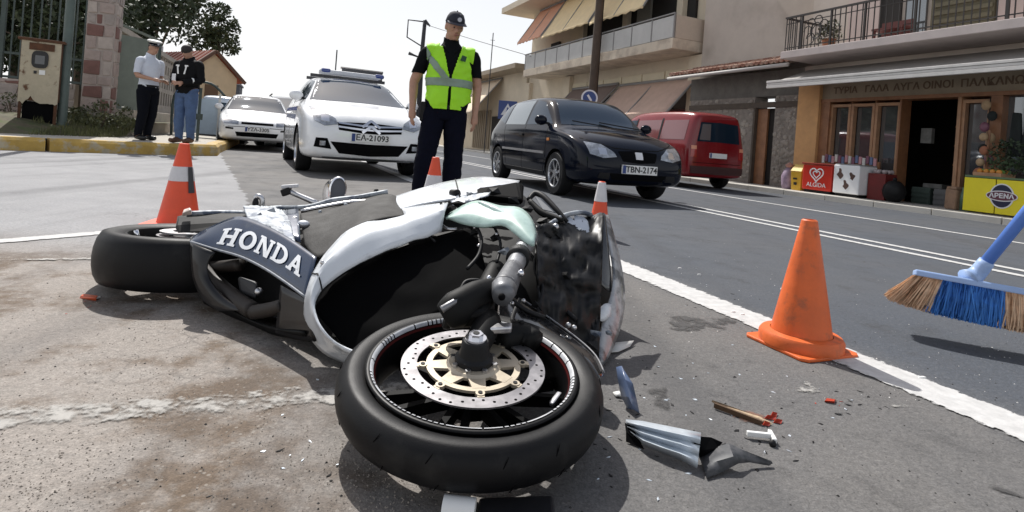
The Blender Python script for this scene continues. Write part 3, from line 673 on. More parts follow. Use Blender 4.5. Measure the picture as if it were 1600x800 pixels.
for i in range(10): pbox('balcony_panel', 14.16+i*1.12,15.22+i*1.12,4.30,4.98, PANEL, 11.03,11.06, .006)
for i in range(11): pbox('rail_post', 14.105+i*1.12,14.155+i*1.12,4.28,5.02, mat('grey_post',(.25,.24,.23),.6), 11.02,11.07)
pbox('parapet_side', 14.1,14.22,4.282,5.0, mat('parapet_pale',(.56,.47,.38),.85,var=.06), 11.09,12.3, .015); pbox('handrail', 14.1,25.4,5.02,5.06, MATS['grey_post'], 11.0,11.09)
pbox('balcony_opening', 14.6,21.5,4.3,7.2, DARKIN, 12.2,12.29); pbox('balcony_door', 16.9,17.7,4.3,6.6, mat('grey_door',(.24,.23,.20),.7), 12.1,12.19); pbox('window', 24.1,25.0,5.1,5.7, DARKIN, 12.2,12.29)
for a in (15.0,18.2,21.5): pbox('column', a,a+.3,4.28,7.3, FACW, 12.0,12.19)
pbox('roof_slab', 13.5,28.5,7.6,7.9, FACW, 10.8,12.8); pbox('drainpipe', 13.88,13.94,.1,8, MATS['grey_post'], 12.2,12.28)
def awning(name, a0, a1, btop, ztop, bbot, zbot, m, label, n=1, ribs=3, val=.12):
    r_ = root(name, ROAD, label, 'awning')
    def pt(a,t): return Vector((btop+(bbot-btop)*t, a, ztop+(zbot-ztop)*t - .10*math.sin(t*math.pi)*.6))
    N_ = 14; rows = [[pt(a0+(a1-a0)*i/N_, j/8) + Vector((0,0,.012*math.sin(i*2.1+j))) for i in range(N_+1)] for j in range(9)]
    rows.append([p + Vector((0,0,-val*(.8+.2*math.cos(i*math.pi)))) for i,p in enumerate(rows[-1])])
    mb = MB(); mb.grid(rows); s = fix_normals(obj('sheet', mb, m, r_, True, solid=.006))
    for k in range(ribs):
        a = a0+(a1-a0)*k/(ribs-1); obj('arm', MB().bar(pt(a,0)+Vector((0,0,-.05)), pt(a,1)+Vector((0,0,-.03)), .05), MATS['grey_post'], r_)
    obj('roller', MB().tube([(btop,a0,ztop),(btop,a1,ztop)],.06,10), MATS['grey_post'], r_, True); return r_
AWO = mat('awning_orange', (.68,.36,.24), .85, var=.1, vs=3); AWY = mat('awning_yellow', (.80,.63,.38), .85, var=.1, vs=3); AWB = mat('awning_brown', (.54,.38,.30), .85, var=.12, vs=3); AWD = mat('awning_dark', (.19,.14,.12), .85, var=.12, vs=3); AWC = mat('awning_cream', (.74,.61,.46), .85, var=.1, vs=3)
awning('balcony_awning', 23.6,26.3,12.1,7.55,10.95,5.75, AWO, 'orange slanting awning at the left end of the long balcony')
awning('balcony_awning', 19.3,23.5,12.1,7.55,10.95,5.66, AWY, 'pale yellow slanting awning on the balcony, left of the wooden pole')
awning('balcony_awning', 15.7,19.2,12.1,7.55,10.95,5.58, AWY, 'pale yellow slanting awning on the balcony, right of the wooden pole')
awning('street_awning', 14.3,18.6,12.2,3.22,10.95,1.82, AWB, 'wide brown awning over the pavement behind the dark hatchback')
awning('street_awning', 18.75,22.4,12.2,3.30,11.2,2.2, AWD, 'dark brown awning further along the same shop front')
# low house further on
lh = root('low_house', ROAD, 'low beige house with a flat overhanging roof beyond the balcony house', 'house')
def lbox(name, a0, a1, z0, z1, m, b0=12.0, b1=12.5): return obj(name, MB().box(b0,b1,a0,a1,z0,z1), m, lh)
lbox('wall', 27.6,44,.1,4.6, FACW, 12.2,18); lbox('roof', 27.0,45,4.6,4.85, mat('roof_slab_tan',(.38,.31,.23),.9,var=.2), 11.2,18.3)
lbox('doorway', 31.0,32.2,.1,2.2, DARKIN, 12.1,12.19); lbox('window', 28.6,29.4,1.2,2.8, DARKIN, 12.1,12.19)
for k in range(9): lbox('shutter_slat', 32.6+k*.35,32.8+k*.35,.2,2.6, mat('tan_slat',(.30,.24,.17),.8), 12.1,12.18)
awning('street_awning', 31.0,37.5,12.1,4.45,10.4,2.35, AWC, 'cream striped awning on the low house beside the officer in the vest')
# ---------------------------------------------------------------- pole and signs
pp = RD(10.75,18.2,.1); rt = root('utility_pole', Matrix.Translation(pp), 'dark brown wooden pole in front of the balcony house', 'pole'); obj('shaft', MB().cyl(.17,-.1,10,14,r1=.13), mat('pole_wood',(.085,.06,.045),.85,var=.3,vs=5), rt, 40); obj('cable', MB().tube([(.17,0,0),(.16,0,3),(.15,0,9)],.02,6), BLK, rt); obj('metal_band', MB().cyl(.178,2.2,2.26,14), STEEL, rt, 40)
BLUE = mat('sign_blue', (.02,.05,.20), .35); SWHITE = mat('sign_white', (.7,.7,.72), .4)
FACE = Matrix.Rotation(R(90),4,'X')
s0 = P(793,172,22); rt = root('crossing_sign', Matrix.Translation(Vector((s0.x,s0.y,.1))), 'square blue sign with a white triangle left of the dark hatchback', 'sign')
hz = s0.z-.1; obj('plate', MB().box(-.36,.36,-.01,.01,hz-.36,hz+.36), BLUE, rt, bevel=.006); obj('triangle', MB().prism([(-.25,-.2),(.25,-.2),(0,.26)],.012,.018, Matrix.Translation((0,0,hz)) @ FACE), SWHITE, rt); obj('walking_figure', MB().prism([(-.09,-.14),(-.03,-.14),(0,-.04),(.05,-.14),(.1,-.14),(.04,.02),(.03,.1),(-.03,.1),(-.03,0)],.019,.023, Matrix.Translation((0,0,hz)) @ FACE), BLUE, rt); obj('post', MB().cyl(.03,0,hz,8,Matrix.Translation((0,.045,0))), STEEL, rt, 40)
s0 = P(921,153,16); rt = root('round_sign', Matrix.Translation(Vector((s0.x,s0.y,.1))), 'round blue road sign with a white rim above the hatchback roof', 'sign')
hz = s0.z-.1; MM = Matrix.Translation((0,0,hz)) @ FACE; obj('plate', MB().cyl(.20,0,.012,24,MM), BLUE, rt); obj('rim', MB().lathe([(.19,.013),(.235,.013),(.235,-.005),(.19,-.005)],24,MM,closed=True), SWHITE, rt); obj('arrow', MB().box(-.03,.03,.013,.018,-.1,.1,Matrix.Translation((0,-.03,hz)) @ Matrix.Rotation(R(-35),4,'Y')), SWHITE, rt); obj('post', MB().cyl(.03,0,hz,8,Matrix.Translation((0,.04,0))), STEEL, rt, 40)
# street-lamp pole behind the officer
s0 = P(657,150,27); rt = root('street_lamp_pole', Matrix.Translation(Vector((s0.x,s0.y,0))), 'dark pole with a square wire bracket beside the officer', 'lamp pole')
def q3(px,py): v = P(px,py,27); return (v.x-s0.x, 0, v.z)
obj('shaft', MB().tube([(0,0,0), q3(660,75), q3(664,32)],[.14,.1,.09],8), mat('pole_dark',(.05,.05,.055),.7), rt, True); obj('bracket', MB().tube([q3(663,34),q3(638,31),q3(636,58),q3(660,73)],.035,6), MATS['pole_dark'], rt); obj('lamp_head', MB().tube([q3(661,92),q3(646,86),q3(639,83)],[.03,.05,.09],8), MATS['pole_dark'], rt, True)
obj('insulator', MB().tube([q3(664,32),q3(672,41)],[.08,.04],8), MATS['pole_dark'], rt)
wv = root('overhead_cable', (0,0,0), 'thin cable crossing the sky behind the officer\'s head', 'cable'); obj('wire', MB().tube([P(664,38,27),P(740,62,24),P(830,88,21)],.012,5,4), MATS['pole_dark'], wv)
s0 = P(767,100,30); rt = root('roof_antenna', Matrix.Translation(Vector((s0.x,s0.y,4.85))), 'thin antenna mast right of the officer', 'antenna'); obj('mast', MB().cyl(.025,-4.8,1.6,6), MATS['pole_dark'], rt); obj('crossbar', MB().box(-.12,.12,-.01,.01,1.2,1.22), MATS['pole_dark'], rt)

# ---------------------------------------------------------------- goods in front of the shop
RED = mat('freezer_red', (.55,.035,.02), .35, var=.08); YEL = mat('bin_yellow', (.60,.36,.03), .5, var=.12)
rt = root('ice_cream_freezer', ROAD, 'red ice cream chest freezer with a white heart emblem by the ochre pillar', 'freezer')
obj('cabinet', MB().box(10.72,11.25,8.22,8.92,.16,.70), RED, rt, bevel=.02); obj('lid', MB().box(10.70,11.27,8.2,8.94,.705,.74), mat('lid_dark_red',(.25,.03,.02),.3), rt, bevel=.01); obj('foot', MB().box(10.75,11.2,8.26,8.88,.1,.16), BLK, rt)
hm = Matrix.Translation((10.719,8.57,.50)) @ SIGNM
def heart(sc, w):
    pts = [Vector((.16*math.sin(t)**3*sc, (.13*math.cos(t)-.05*math.cos(2*t)-.02*math.cos(3*t)-.01*math.cos(4*t))*sc, .004)) for t in [2*math.pi*i/40 for i in range(41)]]
    return MB().tube([hm @ p for p in pts], w, 6)
em_ = obj('emblem', heart(1.0,.014), SWHITE, rt); obj('emblem_inner', heart(.52,.012), SWHITE, em_); text_obj('lettering','ALGIDA',.13, Matrix.Translation((10.717,8.57,.27)) @ SIGNM, SWHITE, rt, .003)
rt = root('spotted_freezer', ROAD, 'white chest freezer with dark cow patches beside the red one', 'freezer')
obj('cabinet', MB().box(10.72,11.25,7.62,8.18,.16,.74), WHITEP, rt, bevel=.02)
for (a,z,r_) in ((8.03,.56,.085),(7.77,.52,.075),(7.90,.34,.08)):
    obj('patch', MB().prism([(r_*(.8+.35*math.sin(3*t+a*9))*math.cos(t)*.85, r_*(.9+.3*math.cos(2*t+a*5))*math.sin(t)*1.15) for t in [2*math.pi*i/18 for i in range(18)]],0,.003, Matrix.Translation((10.719,a,z)) @ SIGNM), mat('brown_patch',(.09,.05,.04),.5), rt)
obj('lid', MB().box(10.74,11.25,7.64,8.16,.742,.765), mat('lid_grey',(.3,.3,.3),.3), rt); obj('foot', MB().box(10.75,11.2,7.66,8.14,.1,.16), BLK, rt)
rt = root('waste_bin', ROAD, 'yellow swing-top waste bin between the ochre pillar and the red freezer', 'bin')
obj('body', MB().hexa([(10.80,9.02,.1),(11.06,9.02,.1),(11.06,9.26,.1),(10.80,9.26,.1),(10.78,9.0,.52),(11.08,9.0,.52),(11.08,9.28,.52),(10.78,9.28,.52)]), YEL, rt, bevel=.012); obj('swing_lid', MB().hexa([(10.77,8.99,.525),(11.09,8.99,.525),(11.09,9.29,.525),(10.77,9.29,.525),(10.88,9.02,.68),(10.98,9.02,.68),(10.98,9.26,.68),(10.88,9.26,.68)]), mat('lid_yellow',(.72,.50,.10),.5), rt, bevel=.01); obj('print', MB().box(10.772,10.778,9.1,9.18,.22,.28).box(10.772,10.778,9.1,9.2,.34,.38), INK, rt)
rt = root('gas_bottle', Matrix.Translation(RD(10.95,9.47,.1)), 'small mauve and pink bag standing left of the yellow bin', 'bag'); obj('body', MB().lathe([(0,0),(.13,.0),(.15,.1),(.16,.3),(.12,.42),(.05,.5),(0,.5)],14), mat('mauve',(.27,.20,.28),.6,var=.4,vs=9), rt, True); obj('neck', MB().lathe([(.05,.49),(.10,.55),(.0,.62)],10), mat('pinkish',(.5,.25,.2),.6), rt, True)
rt.name = 'carrier_bag'
rt = root('display_crate', ROAD, 'dark red display crate of goods right of the spotted freezer', 'crate'); obj('box', MB().box(10.95,11.3,7.25,7.6,.1,.62), mat('crate_red',(.16,.02,.018),.6,var=.2), rt, bevel=.01)
mb = MB(); [mb.ball((random.uniform(11,11.25),random.uniform(7.28,7.56),.66),.045,n=8) for _ in range(12)]; obj('packets', mb, mat('packet_pale',(.35,.30,.30),.5,var=.5,vs=7), rt, kind='stuff')
rt = root('black_bag', ROAD, 'black bundle on the pavement beside the shop door', 'bag'); obj('sack', MB().ball((11.0,7.1,.30),.2,.2,.22,12), BLK, rt, True); obj('knot', MB().ball((11.0,7.1,.53),.04,n=8), BLK, rt, True)
rt = root('paper_sack', Matrix.Translation(RD(10.95,6.02,.1)), 'brown paper sack standing right of the shop door', 'sack'); obj('sack', MB().hexa([(-.1,-.12,0),(.1,-.12,0),(.1,.12,0),(-.1,.12,0),(-.08,-.13,.34),(.09,-.11,.36),(.08,.12,.33),(-.1,.11,.37)]), mat('kraft',(.27,.17,.11),.9,var=.3,vs=8,bump=.5,bs=15), rt, bevel=.03); obj('fold', MB().box(-.08,.08,-.11,.11,.345,.40), MATS['kraft'], rt, bevel=.02)
rt = root('bottle_pack', Matrix.Translation(RD(10.95,5.82,.1)), 'pack of pale green bottles beside the paper sack', 'bottles')
for i in range(4):
    obj('bottle', MB().lathe([(0,0),(.045,0),(.045,.25),(.02,.34),(.02,.40),(0,.40)],10,Matrix.Translation((-.05+.1*(i%2),-.05+.1*(i//2),0))), mat('green_glass',(.10,.17,.12),.25,var=.2), rt, True)
rt = root('bread_display', Matrix.Translation(RD(11.1,5.66,.1)), 'stand hung with round terracotta and straw wares beside the yellow stall', 'stand'); obj('post', MB().cyl(.02,0,1.4,8), WOOD, rt)
for i,(y,z,r_) in enumerate(((.0,1.28,.07),(-.03,1.05,.08),(.03,.85,.07),(.05,.66,.10),(-.06,.62,.09),(0,.46,.10),(.02,.30,.12))): obj('ware', MB().ball((-.09,y,z),.06,r_,r_,12), [mat('straw',(.42,.29,.17),.8,var=.3),mat('terra',(.33,.13,.07),.8,var=.3)][i%2], rt, True)
rt = root('stall_plant', Matrix.Translation(RD(11.0,5.25,.1)), 'leafy green plant standing behind the yellow stall front', 'plant'); mb = MB(); leaves(mb,(0,.05,.95),.26,.36,.32,700,.035,seed=2,shell=0); obj('foliage',mb,leafmat('stall_leaf',(.02,.035,.015),(.06,.10,.04)),rt); obj('pot',MB().lathe([(0,.3),(.13,.3),(.17,.62),(0,.6)],14),MATS['terracotta'],rt,True)
rt = root('hanging_shirts', Matrix.Translation(RD(11.15,5.05,.1)), 'dark clothes hanging by the window above the yellow stall', 'clothes')
for i in range(3): obj('garment', MB().hexa([(-.03,-.28+i*.25,.98),(.03,-.28+i*.25,1.0),(.03,-.02+i*.25,1.0),(-.03,-.02+i*.25,.96),(-.02,-.22+i*.25,1.7),(.02,-.22+i*.25,1.7),(.02,-.06+i*.25,1.72),(-.02,-.06+i*.25,1.72)]), mat('dark_cloth',(.015,.02,.02),.9,var=.5), rt, bevel=.02)
YB = mat('banner_yellow', (.78,.66,.02), .5, var=.05)
rt = root('yellow_stall', ROAD, 'table stall with a bright yellow printed front and a dark oval emblem', 'stall')
obj('front_panel', MB().box(10.70,10.72,3.4,5.30,.13,.68).box(10.70,10.72,5.318,5.76,.13,.68), YB, rt); obj('table_top', MB().box(10.70,11.3,3.4,5.76,.69,.72), mat('table_green',(.10,.16,.08),.6), rt)
for a in (3.5,5.7): obj('leg', MB().box(11.2,11.24,a-.02,a+.02,.1,.69), BLK, rt)
LM = Matrix.Translation((10.698,5.22,.42)) @ SIGNM; NAVY = mat('logo_navy',(.015,.018,.05),.4)
def oval(rx, ry, z0, z1): return MB().prism([(rx*math.cos(t), ry*math.sin(t)) for t in [2*math.pi*i/28 for i in range(28)]], z0, z1, LM)
lg = obj('emblem', oval(.165,.20,0,.003), SWHITE, rt); obj('emblem_disc', oval(.145,.18,.003,.005), NAVY, lg); obj('emblem_band', oval(.215,.085,.005,.007), SWHITE, lg); obj('emblem_band_inner', oval(.20,.07,.007,.009), mat('logo_plum',(.12,.03,.05),.4), lg)
text_obj('lettering','ΑΡΕΝΑ',.10, LM @ Matrix.Translation((0,0,.011)), SWHITE, rt, .001, .003)
obj('printed_figure', MB().prism([(-.1,-.18),(.1,-.18),(.12,.05),(.05,.17),(-.05,.17),(-.1,.05)],0,.003, Matrix.Translation((10.698,4.76,.42)) @ SIGNM), mat('print_brown',(.35,.14,.05),.5), rt)

# more stock round the entrance
rk = root('magazine_rack', ROAD, 'low rack of small bright packets under the shop windows', 'rack')
obj('frame', MB().box(11.28,11.32,7.62,8.9,.1,.85), WOOD, rk)
PK = [mat('packet_pink',(.5,.25,.27),.5), mat('packet_white',(.6,.58,.55),.5), mat('packet_plum',(.2,.08,.12),.5), mat('packet_blue',(.12,.16,.28),.5)]
for i in range(16): obj('packet', MB().box(11.24,11.275,7.66+i*.078,7.72+i*.078,.76+.02*(i%3),.92+.02*(i%3)), PK[(i*7)%4], rk, bevel=.006)
for i,(a,lab,c) in enumerate(((6.95,'dark plastic crate just inside the shop doorway',(.04,.06,.05)),(6.55,'grey crate inside the doorway beside the right jamb',(.12,.12,.12)))):
    r_ = root('stock_crate', ROAD, lab, 'crate', 'crates in the doorway'); obj('box', MB().box(11.55,11.9,a-.17,a+.17,.1,.42), mat('crate_%d' % i, c, .6, var=.3), r_, bevel=.01)
    for k in range(3): obj('slat', MB().box(11.535,11.548,a-.165,a+.165,.14+.09*k,.19+.09*k), mat('crate_%d' % i, c, .6), r_)
r_ = root('fruit_tray', ROAD, 'tray of oranges and greens on the yellow stall', 'tray'); obj('tray', MB().box(10.8,11.2,5.3,5.7,.722,.78), WOODL, r_)
for i in range(14): obj('fruit', MB().ball((10.86+.09*(i%4),5.36+.09*(i//4),.80),.042,n=10), [mat('fruit_orange',(.6,.25,.04),.5),mat('fruit_green',(.15,.3,.06),.5)][i%2], r_, True)
r_ = root('hanging_bags', ROAD, 'string of dark and straw bags hanging beside the right shop window', 'bags'); obj('string', MB().bar((11.3,5.78,2.1),(11.3,5.78,.9),.012), BLK, r_)
for i in range(6): obj('bag', MB().ball((11.28,5.78+.05*(-1)**i,1.95-.19*i),.05,.075,.09,10), [MATS['straw'],MATS['dark_cloth'],PK[2]][i%3], r_, True)
# ================================================================ vehicles (local frame: +Y forward, +X the vehicle's right)
def heading(pos, f, s=1.0):
    f = Vector((f[0], f[1], 0)).normalized(); r_ = Vector((f.y, -f.x, 0))
    return Matrix(((r_.x, f.x, 0, pos[0]), (r_.y, f.y, 0, pos[1]), (0, 0, 1, pos[2] if len(pos) > 2 else 0), (0,0,0,1))) @ Matrix.Scale(s, 4)
def section(st):
    y, zb, zs, zt, w, wt = st
    h = [(0,zb),(.65*w,zb),(w-.06,zb+.015),(w-.008,zb+.10),(w,zb+.5*(zs-zb)),(w-.008,zs-.06),(w-.035,zs),(wt+.03,zt-.05),(wt-.07,zt-.006),(wt*.4,zt+.014),(0,zt+.018)]
    return [Vector((x,y,z)) for x,z in h] + [Vector((-x,y,z)) for x,z in h[-2:0:-1]]
def car_body(rt, stations, paint, axles, wr, halfw, archr=None):
    mb = MB(); rings = [section(s) for s in stations]; n = len(rings[0])
    for r_ in rings: r_.append(r_[0])
    vs_ = [p for r_ in rings for p in r_[:-1]]; fs = []
    for i in range(len(rings)-1):
        for j in range(n): k = (j+1)%n; fs.append((i*n+j, i*n+k, (i+1)*n+k, (i+1)*n+j))
    fs += [tuple(range(n-1,-1,-1)), tuple((len(rings)-1)*n+j for j in range(n))]
    mb.add(vs_, fs); o = fix_normals(obj('body', mb, paint, rt, True, sub=2)); o.data.materials.append(BLKM)
    bake(o)
    cut = MB()
    for ay in axles:
        for s in (-1,1): cut.cyl(archr or wr*1.13, .55*halfw/.84, 1.2, 28, Matrix.Translation((0,ay,wr)) @ Matrix.Rotation(R(90)*s,4,'Y'))
    c = obj('cut', cut, BLKM); fix_normals(c)
    me2 = o.data
    bo = o.modifiers.new('b','BOOLEAN'); bo.operation = 'DIFFERENCE'; bo.object = c; bo.solver = 'EXACT'; bo.material_mode = 'TRANSFER'
    c.matrix_world = o.parent.matrix_world.copy() if False else Matrix(); par = o.parent; o.parent = None
    bvh0 = BVHTree.FromPolygons([v.co for v in me2.vertices], [p.vertices for p in me2.polygons])
    bake(o); o.parent = par; bpy.data.objects.remove(c)
    o.data.polygons.foreach_set('use_smooth', [True]*len(o.data.polygons)); o.data.set_sharp_from_angle(angle=R(38))
    return o, bvh0
AX = {'front': (lambda u,v: Vector((u,5,v)), Vector((0,-1,0))), 'rear': (lambda u,v: Vector((u,-5,v)), Vector((0,1,0))),
      'right': (lambda u,v: Vector((3,u,v)), Vector((-1,0,0))), 'left': (lambda u,v: Vector((-3,u,v)), Vector((1,0,0))), 'top': (lambda u,v: Vector((u,v,5)), Vector((0,0,-1)))}
def wrap(name, bvh, side, lo, hi, m, par, off=.006, nu=14, nv=6, smooth_edge=False):
    org, d = AX[side]; lo = resample([(a,b,0) for a,b in lo], nu, smooth_edge); hi = resample([(a,b,0) for a,b in hi], nu, smooth_edge)
    rows = []; last = None
    for j in range(nv):
        row = []
        for i in range(nu):
            q = lo[i].lerp(hi[i], j/(nv-1)); h = bvh.ray_cast(org(q.x,q.y), d)
            if h[0] is None: p = (last or org(q.x,q.y)+d*3); nr = -d
            else: p, nr = h[0], h[1]; last = p
            row.append((p, nr if nr.dot(d) < 0 else -nr))
        rows.append(row)
    mb = MB(); mb.grid([[p+n_*off for p,n_ in r_] for r_ in rows])
    ring = rows[0] + [r_[-1] for r_ in rows[1:]] + rows[-1][-2::-1] + [r_[0] for r_ in rows[-2:0:-1]]
    ring.append(ring[0]); mb.grid([[p+n_*off for p,n_ in ring], [p-n_*.012 for p,n_ in ring]])
    return fix_normals(obj(name, mb, m, par, 50))
def wrap_strip(name, bvh, side, pts, w, m, par, off=.003):
    pts = [Vector((a,b,0)) for a,b in pts]; pts = resample(pts, 16, False); lo = []; hi = []
    for i,p in enumerate(pts):
        t = (pts[min(i+1,15)]-pts[max(i-1,0)]).normalized(); nrm = Vector((-t.y,t.x,0))*w/2; lo.append((p-nrm)[:2]); hi.append((p+nrm)[:2])
    return wrap(name, bvh, side, lo, hi, m, par, off, 16, 2)
RIMA = mat('alloy', (.60,.61,.63), .3, 1.0, var=.1)
def wheel(rt, x, y, r, w, spokes=7, rim=RIMA):
    s = 1 if x > 0 else -1; M = Matrix.Translation((x,y,r)) @ Matrix.Rotation(R(90)*s,4,'Y')
    t = obj('wheel', MB().lathe([(r*.64,-w/2),(r*.93,-w/2),(r*.985,-w*.38),(r,-w*.2),(r,w*.2),(r*.985,w*.38),(r*.93,w/2),(r*.64,w/2)],32,M,closed=True), RUB, rt, 50)
    mb = MB(); mb.lathe([(r*.655,-w*.4),(r*.66,w*.5),(r*.61,w*.51),(r*.58,w*.36),(r*.58,-w*.4)],28,M)
    for k in range(spokes):
        a = 2*math.pi*k/spokes; c,s_ = math.cos(a), math.sin(a); n_ = Vector((-s_,c,0))
        p0 = Vector((c*r*.10,s_*r*.10,w*.40)); p1 = Vector((c*r*.60,s_*r*.60,w*.44))
        q = [p0-n_*r*.07, p0+n_*r*.07, p1+n_*r*.055, p1-n_*r*.055]; mb.add([M @ (p+Vector((0,0,-.03))) for p in q]+[M @ p for p in q], [(3,2,1,0),(4,5,6,7),(0,1,5,4),(1,2,6,5),(2,3,7,6),(3,0,4,7)])
    mb.cyl(r*.16,w*.3,w*.46,14,M); obj('rim', mb, rim, t, 40)
    obj('hub_shade', MB().disc(r*.6,w*.1,20,M), BLKM, t); return t
LAMP = mat('lamp_glass', (.34,.36,.39), .1, .5, coat=.8, var=.6, vs=16); AMBER = mat('amber_lens',(.7,.22,.02),.2); REDL = mat('red_lens', (.35,.012,.01), .15, coat=.6)
def plate(rt, bvh, z, txt, y_side='front', w=.52, x=0.0, h=.115):
    org, d = AX[y_side]; hit = bvh.ray_cast(org(x,z), d)[0]; s = 1 if y_side == 'front' else -1
    y = hit.y + s*.03
    M = Matrix(((-s,0,0,x),(0,0,s,y),(0,1,0,z),(0,0,0,1)))
    p = obj('number_plate', MB().box(-w/2,w/2,-h/2,h/2,-.03,.0,M), PLATE, rt, bevel=.003)
    obj('plate_band', MB().box(-w/2+.004,-w/2+.05,-h/2+.006,h/2-.006,.0,.002,M), BLUE, p)
    if txt: text_obj('plate_lettering', txt, h*.95, M @ Matrix.Translation((.02,0,.003)), INK, p, .001, .002)
    return p
def mirror(rt, bvh, s, y, z, w, m):
    org, d = AX['right' if s > 0 else 'left']; x = abs(bvh.ray_cast(org(y,z), d)[0].x)
    mb = MB(); mb.ball((s*(x+.13),y,z+.03),.10,.055,.075,12); a = obj('mirror', mb, m, rt, True)
    obj('mirror_arm', MB().bar((s*(x-.03),y+.01,z-.02),(s*(x+.06),y,z),.05,.03), BLK, a)
    return a
def seams(bvh, rt, lines, m=BLKM, w=.009):
    for side in ('right','left'):
        for pts in lines: wrap_strip('panel_gap', bvh, side, pts, w, m, rt, .0015)

# ---- dark hatchback
NAVYP = mat('dark_blue_paint', (.004,.006,.013), .10, spec=.22)
HST = [(-1.93,.36,.60,.80,.60,.52),(-1.90,.28,.78,.98,.75,.60),(-1.76,.24,.90,1.13,.81,.60),(-1.48,.22,.93,1.385,.835,.60),(-.8,.20,.94,1.43,.84,.62),(-.1,.20,.93,1.44,.845,.625),(.36,.20,.92,1.43,.845,.61),(.66,.20,.915,1.26,.845,.64),(.98,.20,.91,1.0,.84,.71),(1.10,.20,.90,.955,.84,.73),(1.5,.20,.86,.90,.83,.71),(1.82,.21,.74,.80,.80,.64),(1.97,.24,.60,.67,.73,.55),(2.04,.30,.50,.56,.62,.47)]
f_ = Vector((.345,-.9386,0)); fa = Vector((1.38,8.02,0)) ; M = heading(fa - f_*1.23, f_)
rt = root('hatchback_car', M, 'dark navy hatchback with a round sign behind its roof, driving past the crash', 'car')
o, bv = car_body(rt, HST, NAVYP, (1.23,-1.23), .30, .84)
for x in (-.735,.735):
    for y in (1.23,-1.23): wheel(rt, x, y, .30, .19, 7)
wrap('windscreen', bv, 'front', [(-.66,.985),(0,1.0),(.66,.985)], [(-.52,1.365),(0,1.39),(.52,1.365)], DGLASS, rt, .004, 18, 8)
wrap('rear_window', bv, 'rear', [(-.58,.99),(0,.99),(.58,.99)], [(-.48,1.33),(0,1.35),(.48,1.33)], DGLASS, rt, .004)
PGL = mat('pale_side_glass', (.10,.13,.15), .05, spec=.9, coat=.6)
for side in ('right','left'):
    wrap('side_window', bv, side, [(.90,.985),(.02,.975)], [(.34,1.33),(.02,1.375)], DGLASS, rt, .004)
    wrap('side_window', bv, side, [(-.06,.975),(-1.0,.985)], [(-.06,1.375),(-.95,1.36)], PGL, rt, .004); wrap('side_window', bv, side, [(-1.06,1.0),(-1.42,1.06)], [(-1.02,1.34),(-1.30,1.28)], DGLASS, rt, .004)
    wrap('door_handle', bv, side, [(-.02,.80),(-.16,.80)], [(-.02,.83),(-.16,.83)], BLK, rt, .02, 4, 2); wrap('rub_strip', bv, side, [(.85,.55),(-.95,.56)], [(.85,.585),(-.95,.595)], STEEL, rt, .012, 14, 2)
    wrap('side_repeater', bv, side, [(1.0,.74),(.93,.74)], [(1.0,.78),(.93,.78)], AMBER, rt, .01, 4, 3); wrap('sill', bv, side, [(.85,.24),(-.85,.24)], [(.85,.30),(-.85,.30)], BLK, rt, .012, 12, 2)
seams(bv, rt, [[(.86,.98),(.90,.5),(.82,.30)],[(0,.97),(-.02,.3)],[(-.98,.97),(-.80,.5),(-.78,.32)]])
for s in (-1,1):
    hl = wrap('headlight', bv, 'front', [(s*.33,.585),(s*.52,.56),(s*.68,.60)], [(s*.36,.64),(s*.5,.73),(s*.70,.75)], LAMP, rt, .012, 12, 6)
    wrap('reflector', bv, 'front', [(s*.46,.60),(s*.56,.60)], [(s*.46,.68),(s*.56,.68)], CHROME, hl, .018, 5, 4); wrap('fog_lamp', bv, 'front', [(s*.42,.30),(s*.58,.31)], [(s*.42,.38),(s*.56,.38)], BLK, rt, .008, 6, 4)
    mirror(rt, bv, s, .78, 1.0, .84, NAVYP); wrap('tail_light', bv, 'rear', [(s*.55,.80),(s*.70,.80)], [(s*.52,1.0),(s*.62,1.0)], REDL, rt, .01, 5, 4)
wrap('grille', bv, 'front', [(-.24,.54),(0,.52),(.24,.54)], [(-.29,.66),(0,.68),(.29,.66)], BLKM, rt, .006, 12, 4); wrap('lower_grille', bv, 'front', [(-.38,.30),(.38,.30)], [(-.42,.38),(.42,.38)], BLKM, rt, .006, 12, 3)
wrap('emblem', bv, 'front', [(-.05,.57),(.05,.57)], [(-.05,.655),(.05,.655)], SWHITE, rt, .02, 5, 4); plate(rt, bv, .44, 'TBN-2174')
wrap_strip('bonnet_gap', bv, 'front', [(-.70,.80),(-.34,.70),(0,.69),(.34,.70),(.70,.80)], .010, BLKM, rt, .002)
obj('wiper', MB().bar((-.55,1.12,1.0),(.05,.98,1.06),.02,.015).bar((.0,1.13,1.0),(.5,1.0,1.05),.02,.015), BLK, rt)
# ---- police car
PST = [(-2.14,.38,.66,.86,.66,.56),(-2.10,.28,.84,1.05,.80,.64),(-1.95,.24,.95,1.22,.86,.63),(-1.5,.22,.98,1.42,.885,.60),(-.85,.20,.98,1.485,.89,.61),(-.1,.20,.97,1.49,.893,.61),(.40,.20,.96,1.43,.893,.59),(.80,.20,.955,1.24,.893,.64),(1.28,.20,.95,1.02,.885,.73),(1.65,.20,.90,.95,.875,.72),(1.98,.21,.79,.86,.84,.66),(2.14,.24,.66,.74,.76,.58),(2.20,.30,.54,.60,.66,.50)]
f_ = Vector((.43,-.903,0)); fa = Vector((-2.50,9.12,0)); rt = root('police_car', heading(fa - f_*1.305, f_, 1.07), 'white police car with roof rack and blue stripes beside the officer', 'car')
o, bv = car_body(rt, PST, WHITEP, (1.305,-1.305), .32, .89)
for x in (-.77,.77):
    for y in (1.305,-1.305): wheel(rt, x, y, .32, .2, 7)
wrap('windscreen', bv, 'front', [(-.72,1.03),(0,1.045),(.72,1.03)], [(-.55,1.40),(0,1.425),(.55,1.40)], DGLASS, rt, .004, 18, 8)
